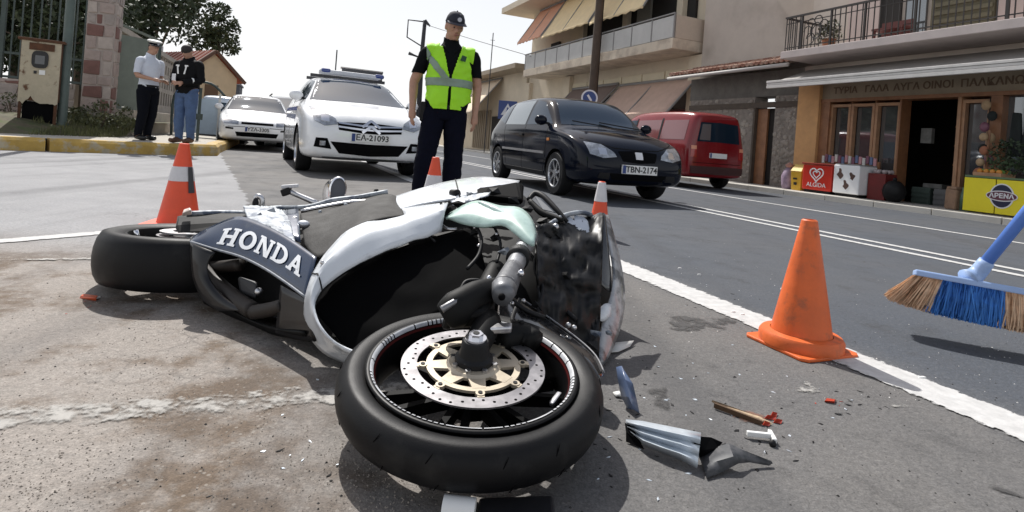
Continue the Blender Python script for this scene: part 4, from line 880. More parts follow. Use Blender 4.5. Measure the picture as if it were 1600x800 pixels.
for side in ('right','left'):
    wrap('side_window', bv, side, [(1.02,1.04),(.02,1.02)], [(.42,1.36),(.02,1.42)], DGLASS, rt, .004); wrap('side_window', bv, side, [(-.06,1.02),(-1.15,1.04)], [(-.06,1.42),(-1.05,1.39)], DGLASS, rt, .004)
    wrap('blue_stripe', bv, side, [(1.05,.86),(-1.2,.90)], [(1.0,.92),(-1.2,.95)], BLUE, rt, .003, 14, 2); wrap('blue_stripe', bv, side, [(1.0,.73),(-1.0,.78)], [(1.0,.80),(-1.0,.84)], mat('stripe_grey',(.12,.15,.25),.4), rt, .003, 14, 2)
    wrap('door_handle', bv, side, [(-.02,.86),(-.18,.86)], [(-.02,.89),(-.18,.89)], CHROME, rt, .02, 4, 2)
seams(bv, rt, [[(.92,1.02),(.96,.5),(.86,.30)],[(0,1.01),(-.02,.3)],[(-1.1,1.0),(-.9,.5),(-.85,.32)]], mat('gap_grey',(.08,.08,.09),.6))
for s in (-1,1):
    hl = wrap('headlight', bv, 'front', [(s*.44,.69),(s*.60,.66),(s*.73,.72)], [(s*.46,.76),(s*.62,.86),(s*.76,.92)], LAMP, rt, .012, 12, 6)
    wrap('reflector', bv, 'front', [(s*.54,.71),(s*.64,.72)], [(s*.54,.79),(s*.64,.80)], CHROME, hl, .018, 5, 4)
    fp = wrap('fog_lamp_pocket', bv, 'front', [(s*.50,.36),(s*.72,.38)], [(s*.56,.50),(s*.70,.50)], BLKM, rt, .006, 8, 4); wrap('fog_lamp', bv, 'front', [(s*.58,.40),(s*.65,.40)], [(s*.58,.46),(s*.65,.46)], LAMP, fp, .014, 4, 3); mirror(rt, bv, s, .92, 1.06, .89, WHITEP)
wrap('grille', bv, 'front', [(-.42,.62),(0,.585),(.42,.62)], [(-.44,.72),(0,.74),(.44,.72)], BLKM, rt, .005, 14, 4)
for zz in (.64,.69): wrap_strip('grille_bar', bv, 'front', [(-.43,zz+.02),(-.12,zz),(.12,zz),(.43,zz+.02)], .022, CHROME, rt, .016)
for zz in (.60,.67): wrap_strip('chevron', bv, 'front', [(-.12,zz),(0,zz+.085),(.12,zz)], .032, CHROME, rt, .03)
wrap('lower_grille', bv, 'front', [(-.40,.31),(0,.29),(.40,.31)], [(-.52,.46),(0,.45),(.52,.46)], BLKM, rt, .006, 14, 4)
wrap('bumper_lip', bv, 'front', [(-.60,.235),(.60,.235)], [(-.60,.265),(.60,.265)], STEEL, rt, .012, 14, 2); plate(rt, bv, .535, 'ΕΑ-21093')
DKF = mat('rack_dark', (.05,.05,.055), .5); lb = obj('light_bar', MB().box(-.50,.50,.0,.22,1.525,1.60), mat('bar_pale',(.62,.64,.68),.35,var=.1), rt, bevel=.02)
for x in (-.55,.33): obj('blue_lens', MB().box(x,x+.16,-.01,.23,1.54,1.615), mat('blue_lens',(.03,.06,.25),.1,coat=.8), lb, bevel=.03)
for y in (-.06,-.7): obj('rack_bar', MB().bar((-.62,y,1.505),(.62,y,1.505),.05), DKF, rt)
obj('sign_board', MB().box(-.72,.02,-.78,-.72,1.54,1.76), DKF, rt, bevel=.01); obj('board_edge', MB().box(-.74,.04,-.80,-.79,1.74,1.78), mat('pale_alloy2',(.5,.45,.42),.5), rt); obj('aerial', MB().cyl(.012,1.5,2.1,6,Matrix.Translation((.1,-1.0,0))), DKF, rt)
wrap('roof_lettering_band', bv, 'front', [(-.30,1.432),(.30,1.432)], [(-.29,1.455),(.29,1.455)], mat('stripe_grey',(.12,.15,.25),.4), rt, .003, 8, 2)
# ---- white saloon
CST = [(-2.12,.38,.70,.88,.66,.58),(-2.05,.28,.86,.98,.78,.68),(-1.8,.24,.90,1.00,.83,.68),(-1.45,.22,.90,1.05,.845,.66),(-1.0,.20,.90,1.32,.847,.57),(-.5,.20,.895,1.385,.847,.57),(.15,.20,.885,1.375,.847,.57),(.45,.20,.88,1.28,.847,.58),(.98,.20,.86,.93,.84,.70),(1.5,.20,.80,.83,.83,.69),(1.90,.22,.71,.75,.80,.64),(2.08,.25,.60,.66,.73,.57),(2.14,.32,.52,.57,.62,.5)]
f_ = Vector((.44,-.90,0)); q = P(397,215,15.6); rt = root('white_saloon_car', heading((q.x,q.y,0), f_, 1.04), 'older white saloon car waiting behind the police car', 'car')
o, bv = car_body(rt, CST, WHITEP, (1.31,-1.31), .29, .84)
for x in (-.74,.74):
    for y in (1.31,-1.31): wheel(rt, x, y, .29, .18, 6)
wrap('windscreen', bv, 'front', [(-.67,.94),(0,.955),(.67,.94)], [(-.53,1.31),(0,1.335),(.53,1.31)], DGLASS, rt, .004, 16, 7)
for side in ('right','left'):
    wrap('side_window', bv, side, [(.80,.93),(-.1,.94)], [(.35,1.27),(-.1,1.33)], DGLASS, rt, .004); wrap('side_window', bv, side, [(-.16,.94),(-1.0,.95)], [(-.16,1.33),(-.75,1.31)], DGLASS, rt, .004)
for s in (-1,1):
    wrap('headlight', bv, 'front', [(s*.40,.58),(s*.70,.60)], [(s*.40,.67),(s*.72,.70)], LAMP, rt, .01, 8, 4); wrap('indicator', bv, 'front', [(s*.50,.47),(s*.66,.48)], [(s*.50,.51),(s*.66,.52)], BLK, rt, .008, 6, 3); mirror(rt, bv, s, .72, .97, .84, WHITEP)
wrap('grille', bv, 'front', [(-.34,.60),(.34,.60)], [(-.34,.65),(.34,.65)], BLKM, rt, .006, 10, 3); wrap('lower_grille', bv, 'front', [(-.42,.32),(.42,.32)], [(-.46,.42),(.46,.42)], BLKM, rt, .006, 10, 3); wrap_strip('bumper_line', bv, 'front', [(-.7,.53),(0,.55),(.7,.53)], .012, BLK, rt, .003); plate(rt, bv, .49, 'ΥΖΑ-3305')
# ---- dark car behind it
GREYP = mat('dark_grey_paint', (.03,.034,.04), .2, coat=.8); q = P(447,215,19.5); rt = root('estate_car', heading((q.x,q.y,0), f_, 1.12), 'dark car half hidden behind the white saloon', 'car')
o, bv = car_body(rt, PST, GREYP, (1.305,-1.305), .32, .89)
for x in (-.77,.77):
    for y in (1.305,-1.305): wheel(rt, x, y, .32, .2, 7)
wrap('windscreen', bv, 'front', [(-.72,1.03),(0,1.045),(.72,1.03)], [(-.55,1.40),(0,1.425),(.55,1.40)], DGLASS, rt, .004, 14, 6)
for s in (-1,1): wrap('headlight', bv, 'front', [(s*.44,.69),(s*.73,.72)], [(s*.46,.78),(s*.76,.90)], LAMP, rt, .012, 8, 5); mirror(rt, bv, s, .92, 1.06, .89, BLK)
for side in ('right','left'): wrap('side_window', bv, side, [(1.02,1.04),(-1.1,1.04)], [(.42,1.36),(-1.0,1.40)], DGLASS, rt, .004)
plate(rt, bv, .50, ''); wrap('lower_grille', bv, 'front', [(-.45,.31),(.45,.31)], [(-.5,.44),(.5,.44)], BLKM, rt, .006, 10, 3); obj('roof_bars', MB().bar((-.5,.2,1.52),(-.5,-1.2,1.52),.03).bar((.5,.2,1.52),(.5,-1.2,1.52),.03), DKF, rt)
# ---- red van, seen from behind
REDP = mat('van_red_paint', (.20,.009,.013), .2, coat=.25, var=.12, vs=2)
VST = [(-2.12,.34,.80,1.5,.68,.50),(-2.09,.28,.98,1.66,.80,.58),(-2.0,.26,1.04,1.73,.845,.63),(-1.7,.24,1.05,1.77,.855,.655),(-.6,.24,1.05,1.79,.86,.66),(.5,.24,1.05,1.77,.86,.65),(.95,.24,1.05,1.66,.86,.63),(1.45,.24,1.04,1.16,.855,.72),(1.8,.24,.92,.98,.84,.70),(2.05,.27,.75,.82,.78,.62),(2.12,.34,.62,.68,.68,.55)]
f_ = Vector((-.388,.9217,0)); q = P(1103,235,11.85); rt = root('red_van', heading((q.x-.34,q.y+1.72,0), f_, .93) @ Matrix.Diagonal((1,.86,1,1)), 'dark red van parked at the kerb, seen from behind', 'van')
o, bv = car_body(rt, VST, REDP, (1.3,-1.3), .31, .86)
for x in (-.74,.74):
    for y in (1.3,-1.3): wheel(rt, x, y, .31, .2, 6)
rw = wrap('rear_window', bv, 'rear', [(-.62,1.08),(0,1.09),(.62,1.08)], [(-.54,1.52),(0,1.54),(.54,1.52)], DGLASS, rt, .005, 14, 6); wrap('window_sticker', bv, 'rear', [(-.56,1.12),(-.26,1.12)], [(-.50,1.48),(-.26,1.49)], mat('smoked_pale',(.13,.11,.11),.15,coat=.5), rw, .008, 6, 5)
for s in (-1,1): tl = wrap('tail_light', bv, 'rear', [(s*.62,.72),(s*.77,.72)], [(s*.62,.98),(s*.76,.98)], REDL, rt, .012, 5, 5); wrap('indicator', bv, 'rear', [(s*.63,.90),(s*.76,.90)], [(s*.63,.98),(s*.755,.98)], mat('pale_amber',(.75,.3,.18),.2), tl, .016, 4, 3)
plate(rt, bv, .78, '', 'rear', .5); wrap('bumper', bv, 'rear', [(-.74,.36),(0,.35),(.74,.36)], [(-.76,.52),(0,.53),(.76,.52)], mat('bumper_dark',(.05,.015,.015),.6), rt, .03, 14, 4); wrap_strip('tailgate_gap', bv, 'rear', [(-.70,.60),(0,.60),(.70,.60)], .012, BLKM, rt, .002)
VGL = mat('van_side_glass', (.20,.06,.06), .06, spec=.9, coat=.6)  # pinkish reflection painted into the glass colour
for side in ('right','left'):
    for y0,y1 in ((1.15,.45),(.38,-.75),(-.83,-1.85)): wrap('side_window', bv, side, [(y0,1.10),(y1,1.10)], [(y0-.05 if y0 < 1 else .82,1.55),(y1,1.56)], DGLASS if y0 > 1 else VGL, rt, .005)
    wrap('window_pillar', bv, side, [(.44,1.08),(.39,1.08)], [(.44,1.60),(.39,1.60)], BLK, rt, .006, 3, 6); wrap('window_pillar', bv, side, [(-.76,1.08),(-.82,1.08)], [(-.76,1.60),(-.82,1.60)], BLK, rt, .006, 3, 6)
for s in (-1,1): mirror(rt, bv, s, 1.2, 1.12, .86, BLK)
seams(bv, rt, [[(.42,1.06),(.42,.4)],[(-.79,1.06),(-.79,.4)]])
# ---- pale blue van parked by the shelter
q = P(316,190,16.5); rt = root('pale_van', heading((q.x-.35,q.y+2.0,0), f_, .8), 'pale blue van partly hidden behind the shelter at the pavement corner', 'van')
o, bv = car_body(rt, VST, mat('pale_blue_paint',(.50,.57,.66),.25,coat=.6), (1.3,-1.3), .31, .86)
for x in (-.74,.74):
    for y in (1.3,-1.3): wheel(rt, x, y, .31, .2, 6)
wrap('rear_window', bv, 'rear', [(-.62,1.08),(.62,1.08)], [(-.54,1.52),(.54,1.52)], DGLASS, rt, .005, 12, 5)
for s in (-1,1): wrap('tail_light', bv, 'rear', [(s*.62,.72),(s*.77,.72)], [(s*.62,.98),(s*.76,.98)], REDL, rt, .012, 5, 5)
# ================================================================ people (local frame: facing -Y, +X to the viewer's right)
def loft(mb, secs, n=20):
    vs_ = []; m = len(secs)
    for (c, rx, ry) in secs:
        for j in range(n):
            a = 2*math.pi*j/n; vs_.append((c[0]+rx*math.cos(a), c[1]+ry*math.sin(a), c[2]))
    fs = [(i*n+j, i*n+(j+1)%n, (i+1)*n+(j+1)%n, (i+1)*n+j) for i in range(m-1) for j in range(n)]
    mb.add(vs_, fs + [tuple(range(n-1,-1,-1)), tuple((m-1)*n+j for j in range(n))])
def hand(mb, w, d, back, s, curl=.5):
    """w: wrist, d: pointing direction, back: direction of the back of the hand, s: +1/-1 thumb side"""
    w = Vector(w); d = Vector(d).normalized(); bk = Vector(back); bk = (bk - d*bk.dot(d)).normalized(); side = d.cross(bk)*s
    mb.tube([w-d*.01, w+d*.04, w+d*.085], [.026,.036,.034], 10, 2, flat=1.0)
    for k,L in enumerate((.070,.082,.076,.058)):
        b = w + d*.082 + side*(.028-.0185*k); dir2 = (d - bk*curl*.8).normalized(); dir3 = (d*.55 - bk*curl*1.5).normalized()
        p1 = b + d*L*.40; p2 = p1 + dir2*L*.34; mb.tube([b-d*.02, p1, p2, p2+dir3*L*.30], [.0105,.0102,.0098,.0085], 7)
    t0 = w + d*.025 + side*.022; t1 = t0 + (d*.6+side*.8-bk*.2).normalized()*.045; mb.tube([t0, t1, t1+(d*.9+side*.15-bk*.45).normalized()*.04], [.015,.0125,.010], 7)
def person(rt, S, vox=.009):
    """S: scale, shoulders, elbows, wrists, legs. returns (baked body, bones)"""
    mb = MB(); bones = []
    def limb(tag_, pts, rad):
        mb.tube(pts, rad, 12, 4)
        for i in range(len(pts)-1): bones.append((tag_, Vector(pts[i]), Vector(pts[i+1]), (rad[i]+rad[i+1])/2))
    lean = S.get('lean', (0,0))
    def T(z, x=0, y=0): return (x + lean[0]*max(0,z-.9), y + lean[1]*max(0,z-.9), z)
    ch = S.get('chest', 1.0)
    secs = [(T(.84),.13,.10),(T(.90),.168,.122),(T(.98),.168*ch,.122*ch),(T(1.08),.160*ch,.122*ch),(T(1.20),.172*ch,.128*ch),(T(1.32),.186*ch,.126*ch),(T(1.41),.185,.112),(T(1.465),.150,.092),(T(1.50),.092,.076),(T(1.535),.064,.066),(T(1.62,0,-.012),.058,.062)]
    loft(mb, secs)
    for i in range(len(secs)-4): bones.append(('torso', Vector(secs[i][0]), Vector(secs[i+1][0]), .14))
    bones.append(('neck', Vector(T(1.50)), Vector(T(1.60)), .062))
    for k in (0,1):
        s = -1 if k == 0 else 1
        sh, el, wr = S['arms'][k]
        limb('arm', [(s*.12,sh[1],sh[2]-.005), sh, tuple(Vector(sh).lerp(Vector(el),.5)), el], [.055,.060,.052,.044])
        limb('forearm', [el, tuple(Vector(el).lerp(Vector(wr),.35)), wr], [.043,.041,.028])
        d = (Vector(wr)-Vector(el)).normalized() if 'hdir' not in S else Vector(S['hdir'][k]); bones.append(('hand', Vector(wr), Vector(wr)+d*.17, .03))
        hand(mb, wr, d, S['hback'][k], S['thumb'][k], S.get('curl',.5))
        hp, kn, an, toe = S['legs'][k]
        limb('leg', [hp, tuple(Vector(hp).lerp(Vector(kn),.45)), kn, tuple(Vector(kn).lerp(Vector(an),.35)), an], [.100,.090,.066,.066,.046])
        mb.tube([tuple(Vector(an)+Vector((0,.045,-.045))), tuple(Vector(an)+Vector((0,0,-.035))), tuple(Vector(an).lerp(Vector(toe),.6)+Vector((0,0,-.02))), toe], [.038,.042,.042,.030], 10, 3, flat=.9)
        bones.append(('foot', Vector(an)+Vector((0,.03,-.05)), Vector(toe), .05))
    # head
    hc = Vector(S['head']); yaw, nod = S.get('face', (0,0)); HM = Matrix.Translation(hc) @ Matrix.Rotation(yaw,4,'Z') @ Matrix.Rotation(nod,4,'X')
    mb.ball((0,0,.015),.077,.097,.105,20,HM); mb.ball((0,-.025,-.055),.058,.066,.062,16,HM); mb.ball((0,-.055,-.09),.034,.034,.026,12,HM)
    mb.tube([HM @ Vector(p) for p in ((0,-.088,.018),(0,-.106,-.018),(0,-.098,-.030))],[.010,.016,.013],8); mb.ball((-.014,-.095,-.028),.010,n=8,M=HM); mb.ball((.014,-.095,-.028),.010,n=8,M=HM)
    mb.tube([HM @ Vector(p) for p in ((-.045,-.078,.030),(0,-.092,.034),(.045,-.078,.030))],.012,8); mb.ball((0,-.086,-.058),.024,.014,.011,10,HM)
    for s in (-1,1): mb.ball((s*.079,.005,-.005),.011,.022,.034,10,HM)
    mb.tube([T(1.56,0,-.008), hc+Vector((0,.02,-.06))],[.058,.060],12)
    bones.append(('head', hc+Vector((0,0,-.06)), hc+Vector((0,0,.05)), .09))
    o = obj('body', mb, SKIN, rt, True)
    rm = o.modifiers.new('r','REMESH'); rm.mode = 'VOXEL'; rm.voxel_size = vox; sm = o.modifiers.new('s','SMOOTH'); sm.factor = .5; sm.iterations = 3
    par = o.parent; o.parent = None; bake(o); o.parent = par
    o.data.polygons.foreach_set('use_smooth', [True]*len(o.data.polygons))
    if not o.data.materials: o.data.materials.append(SKIN)
    # eyes
    for s in (-1,1): obj('eye', MB().ball((s*.031,-.083,.010),.011,.008,.008,8,HM), mat('eye_dark',(.03,.02,.018),.3), rt, True)
    obj('eyebrow', MB().tube([HM @ Vector(p) for p in ((-.052,-.080,.036),(-.02,-.098,.040))],.005,6).tube([HM @ Vector(p) for p in ((.052,-.080,.036),(.02,-.098,.040))],.005,6), mat('hair_dark',(.02,.016,.013),.7), rt, True)
    obj('lips', MB().tube([HM @ Vector(p) for p in ((-.022,-.094,-.056),(0,-.102,-.055),(.022,-.094,-.056))],.0055,6), mat('lips',(.28,.10,.08),.5), rt, True)
    return o, bones, HM
def seg_of(bones, p):
    best = None; bd = 9
    for t,a,b,r in bones:
        ab = b-a; k = max(0,min(1,(p-a).dot(ab)/max(1e-9,ab.length_squared))); d = (p-(a+ab*k)).length - r
        if d < bd: bd = d; best = t
    return best
def classify(o, bones): return [seg_of(bones, p.center) for p in o.data.polygons]
def garment(name, o, cls, pred, m, rt, off=.012, fold=.006, fs=9.0, seed=0, swell=None):
    me = o.data; keep = [p for p,c in zip(me.polygons, cls) if pred(c, p.center)]
    idx = {}; vs_ = []; fs_ = []
    nrm = {v.index: v.normal.copy() for v in me.vertices}
    for p in keep:
        f = []
        for vi in p.vertices:
            if vi not in idx:
                idx[vi] = len(vs_); co = me.vertices[vi].co; k = off + fold*noise.noise((co.x*fs+seed, co.y*fs, co.z*fs*.7)) + fold*.6*noise.noise((co.x*fs*2.3, co.y*fs*2.3+seed, co.z*fs*3))
                if swell: k += swell(co)
                vs_.append(co + nrm[vi]*k)
            f.append(idx[vi])
        fs_.append(tuple(f))
    mb = MB(); mb.add(vs_, fs_); g_ = obj(name, mb, m, rt, True)
    sm = g_.modifiers.new('s','SMOOTH'); sm.factor = .5; sm.iterations = 6
    so = g_.modifiers.new('t','SOLIDIFY'); so.thickness = min(.008, off*.8); so.offset = -1
    return g_
CLN = mat('cloth_navy', (.004,.005,.012), .9, var=.2, vs=20, bump=.3, bs=120, spec=.1)
HIVIS = mat('hivis', (.36,.80,.015), .6, var=.06, vs=10); REFL = mat('reflective_tape', (.22,.30,.235), .45, var=.1, vs=10)
def cap_peaked(rt, HM, top, band, peak, emblem=True, flat=False):
    if flat:
        c = obj('cap', MB().lathe([(.0,.155),(.085,.150),(.125,.128),(.118,.108),(.088,.096),(.088,.055),(.0,.055)],24,HM), top, rt, 40); obj('cap_band', MB().lathe([(.0905,.058),(.0905,.092)],24,HM), band, c, True)
    else:
        c = obj('cap', MB().lathe([(.0,.145),(.035,.141),(.066,.122),(.085,.085),(.094,.040),(.090,.035)],24,HM @ Matrix.Diagonal((.95,1.12,1,1))), top, rt, True)
        obj('button', MB().ball((0,0,.146),.008,n=8,M=HM), band, c, True)
    pk = MB(); rows = []
    for i in range(9):
        a = math.pi*(.08+.84*i/8); q = Vector((math.cos(a)*.088, -math.sin(a)*.098, .052)); e = Vector((math.cos(a)*.092, -math.sin(a)*.178-.004, .030+.01*math.sin(a))); rows.append([HM @ q, HM @ q.lerp(e,.5), HM @ e])
    pk.grid(rows); obj('peak', fix_and(pk), peak, c, True, solid=.004)
    if emblem: obj('badge', MB().cyl(.020,0,.006,12,HM @ Matrix.Translation((0,-.095,.085)) @ Matrix.Rotation(R(80),4,'X')), mat('badge_pale',(.55,.57,.62),.4), c)
    return c
def fix_and(mb): return mb

# ---- officer in the high-visibility vest
s0 = P(700,180,5.2); rt = root('person', Matrix.Translation(Vector((s0.x-.02,s0.y,0))) @ Matrix.Rotation(R(8),4,'Z'), 'officer in a lime reflective vest and dark cap standing beside the police car', 'person')
S = dict(arms=[((-.21,.0,1.425),(-.315,.04,1.16),(-.305,-.05,.905)), ((.205,.0,1.425),(.275,.05,1.15),(.265,-.02,.89))], hdir=[(.02,-.12,-1),(-.03,-.1,-1)], hback=[(-1,-.3,0),(1,-.3,0)], thumb=[1,-1], curl=.55,
         legs=[((-.10,0,.90),(-.155,-.06,.49),(-.185,.0,.085),(-.235,-.19,.035)), ((.09,0,.90),(.095,.01,.49),(.10,.05,.085),(.145,-.14,.035))], head=(.015,-.045,1.68), face=(R(20),R(19)), chest=1.10)
o, bn, HM = person(rt, S, .0085); cl = classify(o, bn)
garment('trousers', o, cl, lambda c,p: c == 'leg' or (c == 'torso' and p.z < .955), CLN, rt, .016, .010, 8, 1, lambda co: .012*max(0,min(1,(.75-co.z)*2)))
garment('shoe', o, cl, lambda c,p: c == 'foot' or (c == 'leg' and p.z < .10), mat('shoe_black',(.01,.01,.01),.35), rt, .012, .0)
garment('shirt', o, cl, lambda c,p: (c == 'torso' and p.z > .90) or (c == 'neck' and p.z < 1.515 and p.y > -.02) or (c == 'arm' and p.z > 1.235), mat('shirt_dark',(.006,.007,.008),.9,var=.2,bump=.3,bs=90,spec=.1), rt, .010, .005, 10, 3)
def vest(c,p):
    if c == 'arm': return p.z > 1.36 and abs(p.x) < .215
    if c != 'torso' or not (.925 < p.z): return False
    if p.y < .0 and abs(p.x-.012) < max(.006, (p.z-1.19)*.27): return False
    return not (p.z > 1.475 and abs(p.x) < .085)
garment('vest', o, cl, vest, HIVIS, rt, .026, .014, 8, 5, lambda co: .012*max(0,1.15-co.z)*4)
garment('reflective_band', o, cl, lambda c,p: c == 'torso' and 1.125 < p.z < 1.20, REFL, rt, .0325, .014, 8, 5)
garment('reflective_stripe', o, cl, lambda c,p: c in ('torso','arm') and p.z > 1.19 and vest(c,p) and (abs(p.x+.02+.22*(p.z-1.19)/.26) < .036 or abs(p.x-.03-.24*(p.z-1.19)/.26) < .0), REFL, rt, .0325, .014, 8, 5)
garment('belt', o, cl, lambda c,p: c == 'torso' and .925 < p.z < .965, BLK, rt, .030, .0)
cap_peaked(rt, HM, mat('cap_navy',(.018,.020,.032),.8,var=.1,vs=20), CLN, mat('cap_peak',(.03,.03,.045),.6))
obj('hair', MB().lathe([(.081,-.03),(.084,.02),(.086,.05)],24,HM @ Matrix.Diagonal((1,1.1,1,1)),a0=R(10),a1=R(170)), mat('hair_grey',(.06,.055,.05),.8), rt, True)
obj('radio_pouch', MB().box(-.235,-.185,-.06,.04,.80,.98), BLK, rt, bevel=.012); obj('chest_badge', MB().prism([(-.028,-.02),(.02,-.03),(.03,.018),(-.012,.03)],0,.006,Matrix.Translation((.115,-.158,1.385)) @ Matrix.Rotation(R(82),4,'X')), mat('badge_dark_green',(.01,.06,.02),.6), rt)
obj('collar', MB().tube([(-.075,-.03,1.515),(-.06,-.075,1.49),(-.015,-.11,1.43)],[.014,.018,.010],8,3,flat=.6).tube([(.075,-.03,1.515),(.07,-.075,1.49),(.035,-.11,1.43)],[.014,.018,.010],8,3,flat=.6), mat('shirt_dark',(.012,.014,.016),.85), rt, True)

# ---- officer in white shirt, in profile, writing
s0 = P(228,190,10.3); rt = root('person', Matrix.Translation(Vector((s0.x,s0.y,KH+.012))) @ Matrix.Rotation(R(72),4,'Z'), 'officer in white shirt and white-topped cap standing in profile on the pavement', 'person')
S = dict(arms=[((-.20,.0,1.42),(-.25,.0,1.15),(-.14,-.27,1.10)), ((.20,.0,1.42),(.25,.03,1.14),(.12,-.26,1.08))], hback=[(-.6,-.2,1),(.6,-.2,1)], thumb=[-1,1], curl=.8,
         legs=[((-.09,0,.90),(-.09,-.02,.49),(-.10,.05,.085),(-.11,-.15,.035)), ((.09,0,.90),(.10,.0,.49),(.10,.08,.085),(.12,-.11,.035))], head=(0,-.05,1.68), face=(0,R(8)), lean=(0,.02))
o, bn, HM = person(rt, S, .012); cl = classify(o, bn)
garment('trousers', o, cl, lambda c,p: c == 'leg' or (c == 'torso' and p.z < .97), mat('cloth_dark',(.006,.007,.011),.9,spec=.1), rt, .018, .008, 8, 1); garment('shoe', o, cl, lambda c,p: c == 'foot', MATS['shoe_black'], rt, .012, 0)
garment('shirt', o, cl, lambda c,p: (c == 'torso' and p.z > .96) or (c == 'neck' and p.z < 1.53) or (c == 'arm' and p.z > 1.19), mat('shirt_white',(.62,.66,.74),.8,var=.06,bump=.3,bs=60), rt, .014, .008, 12, 2)
obj('belt', MB().lathe([(.178,.955),(.178,1.0)],20,Matrix.Diagonal((1,.78,1,1))), BLK, rt, True); cap_peaked(rt, HM, mat('cap_white',(.72,.72,.70),.6), CLN, GLOSSB, True, True); obj('hair', MB().lathe([(.081,-.03),(.084,.02),(.086,.05)],24,HM @ Matrix.Diagonal((1,1.1,1,1)),a0=R(0),a1=R(180)), MATS['hair_dark'], rt, True)
obj('epaulette', MB().box(-.20,-.10,-.03,.03,1.475,1.487).box(.10,.20,-.03,.03,1.475,1.487), CLN, rt); obj('sleeve_badge', MB().ball((-.268,.0,1.30),.01,.03,.035,10), CLN, rt, True)
obj('notepad', MB().box(-.09,.09,-.40,-.28,1.105,1.117), PLATE, rt)
# ---- man in black jacket and jeans
s0 = P(289,190,10.35); rt = root('person', Matrix.Translation(Vector((s0.x,s0.y,KH+.012))) @ Matrix.Rotation(R(-8),4,'Z'), 'man in a black jacket with white chest marks and blue jeans looking down', 'person')
S = dict(arms=[((-.20,.0,1.42),(-.27,-.02,1.14),(-.09,-.24,1.10)), ((.20,.0,1.42),(.27,-.02,1.14),(.09,-.24,1.08))], hback=[(-.4,-.6,.6),(.4,-.6,.6)], thumb=[1,-1], curl=.9,
         legs=[((-.095,0,.90),(-.11,-.02,.49),(-.12,.03,.085),(-.15,-.16,.035)), ((.095,0,.90),(.10,.0,.49),(.11,.03,.085),(.13,-.16,.035))], head=(-.01,-.06,1.66), face=(R(-6),R(26)), chest=1.12)
o, bn, HM = person(rt, S, .012); cl = classify(o, bn)
garment('jeans', o, cl, lambda c,p: c == 'leg' or (c == 'torso' and p.z < .95), mat('denim',(.075,.125,.24),.85,var=.3,vs=10,bump=.3,bs=80), rt, .02, .012, 8, 1); garment('shoe', o, cl, lambda c,p: c == 'foot', mat('shoe_brown',(.10,.05,.03),.6), rt, .016, 0)
garment('jacket', o, cl, lambda c,p: (c == 'torso' and p.z > .90) or (c == 'neck' and p.z < 1.55) or c == 'arm' or c == 'forearm', mat('jacket_black',(.005,.005,.006),.7,bump=.4,bs=40,spec=.15), rt, .03, .012, 8, 2)
for s in (-1,1): obj('chest_mark', MB().prism([(s*.045,-.09),(s*.075,-.09),(s*.10,.05),(s*.125,.05),(s*.12,.075),(s*.05,.075),(s*.06,.04),(s*.07,.03)],0,.004,Matrix.Translation((0,-.182,1.33)) @ Matrix.Rotation(R(86),4,'X')), PLATE, rt); obj('cuff_band', MB().tube([(s*.20,-.115,1.125),(s*.185,-.135,1.122)],.062,12), PLATE, rt, True)
obj('hair', MB().lathe([(.0,.130),(.05,.122),(.082,.09),(.092,.045),(.088,.0)],20,HM @ Matrix.Diagonal((.95,1.12,1,1))), MATS['hair_dark'], rt, True); obj('phone', MB().box(-.035,.035,-.37,-.35,1.10,1.22), SWHITE, rt, bevel=.006)
# ================================================================ cones
OR = mat('cone_orange', (.70,.13,.025), .5, var=.18, vs=9, col2=(.22,.085,.045), mixs=11, mixt=(.54,.74), bump=.25, bs=30)
ORR = mat('cone_red_orange', (.76,.085,.03), .5, var=.12, vs=9); CWH = mat('cone_white', (.62,.61,.62), .55, var=.12, vs=14); CDK = mat('cone_scuff', (.05,.05,.055), .7)
def cone(pos, h, rb, rtp, bands, flange, label, m, rot=0.0, step=True):
    rt = root('traffic_cone', Matrix.Translation(Vector(pos)) @ Matrix.Rotation(rot,4,'Z'), label, 'traffic cone', 'traffic cones around the crash')
    f = flange; obj('base', MB().prism([(-f,-f*.86),(-f*.86,-f),(f*.86,-f),(f,-f*.86),(f,f*.86),(f*.86,f),(-f*.86,f),(-f,f*.86)],0,.012), m, rt, bevel=.004)
    zb = .012
    if step:
        obj('base_ring', MB().lathe([(rb*1.38,.012),(rb*1.38,.040),(rb*1.30,.052),(rb*1.02,.056)],32), m, rt, 40); zb = .054
    def r_at(z): return rb + (rtp-rb)*(z-zb)/(h-zb)
    prof = [(r_at(zb+(h-zb)*i/12), zb+(h-zb)*i/12) for i in range(13)] + [(rtp*.8,h+.004),(rtp*.72,h-.02)]
    obj('shell', MB().lathe(prof,32), m, rt, 40)
    for z0,z1,bm_ in bands:
        obj('sleeve', MB().lathe([(r_at(z0)+.0005,z0),(r_at(z0)+.003,z0+.002),(r_at(z1)+.003,z1-.002),(r_at(z1)+.0005,z1)],32), bm_, rt, 40)
    return rt
cone(G(1250,541), .462, .103, .027, [], .138, 'plain worn orange cone standing alone on the edge line at right', OR, R(22))
c = cone(P(279,345,3.52)*Vector((1,1,0)), .50, .12, .028, [(.27,.36,CWH)], .17, 'orange cone with one white sleeve behind the rear wheel', ORR, R(10), False)
obj('torn_sleeve', MB().lathe([(.089,.20),(.062,.36)],6,Matrix.Identity(4),a0=R(-42),a1=R(-12)), CDK, c, True)
cone(P(674,340,4.5)*Vector((1,1,0)), .50, .12, .028, [(.02,.36,CWH)], .17, 'cone with red top and white body in front of the officer\'s legs', ORR, R(30), False)
cone(P(935,360,4.3)*Vector((1,1,0)), .42, .085, .026, [(.27,.417,CWH)], .10, 'cone with a white upper half behind the motorcycle\'s nose', ORR, R(5), False)

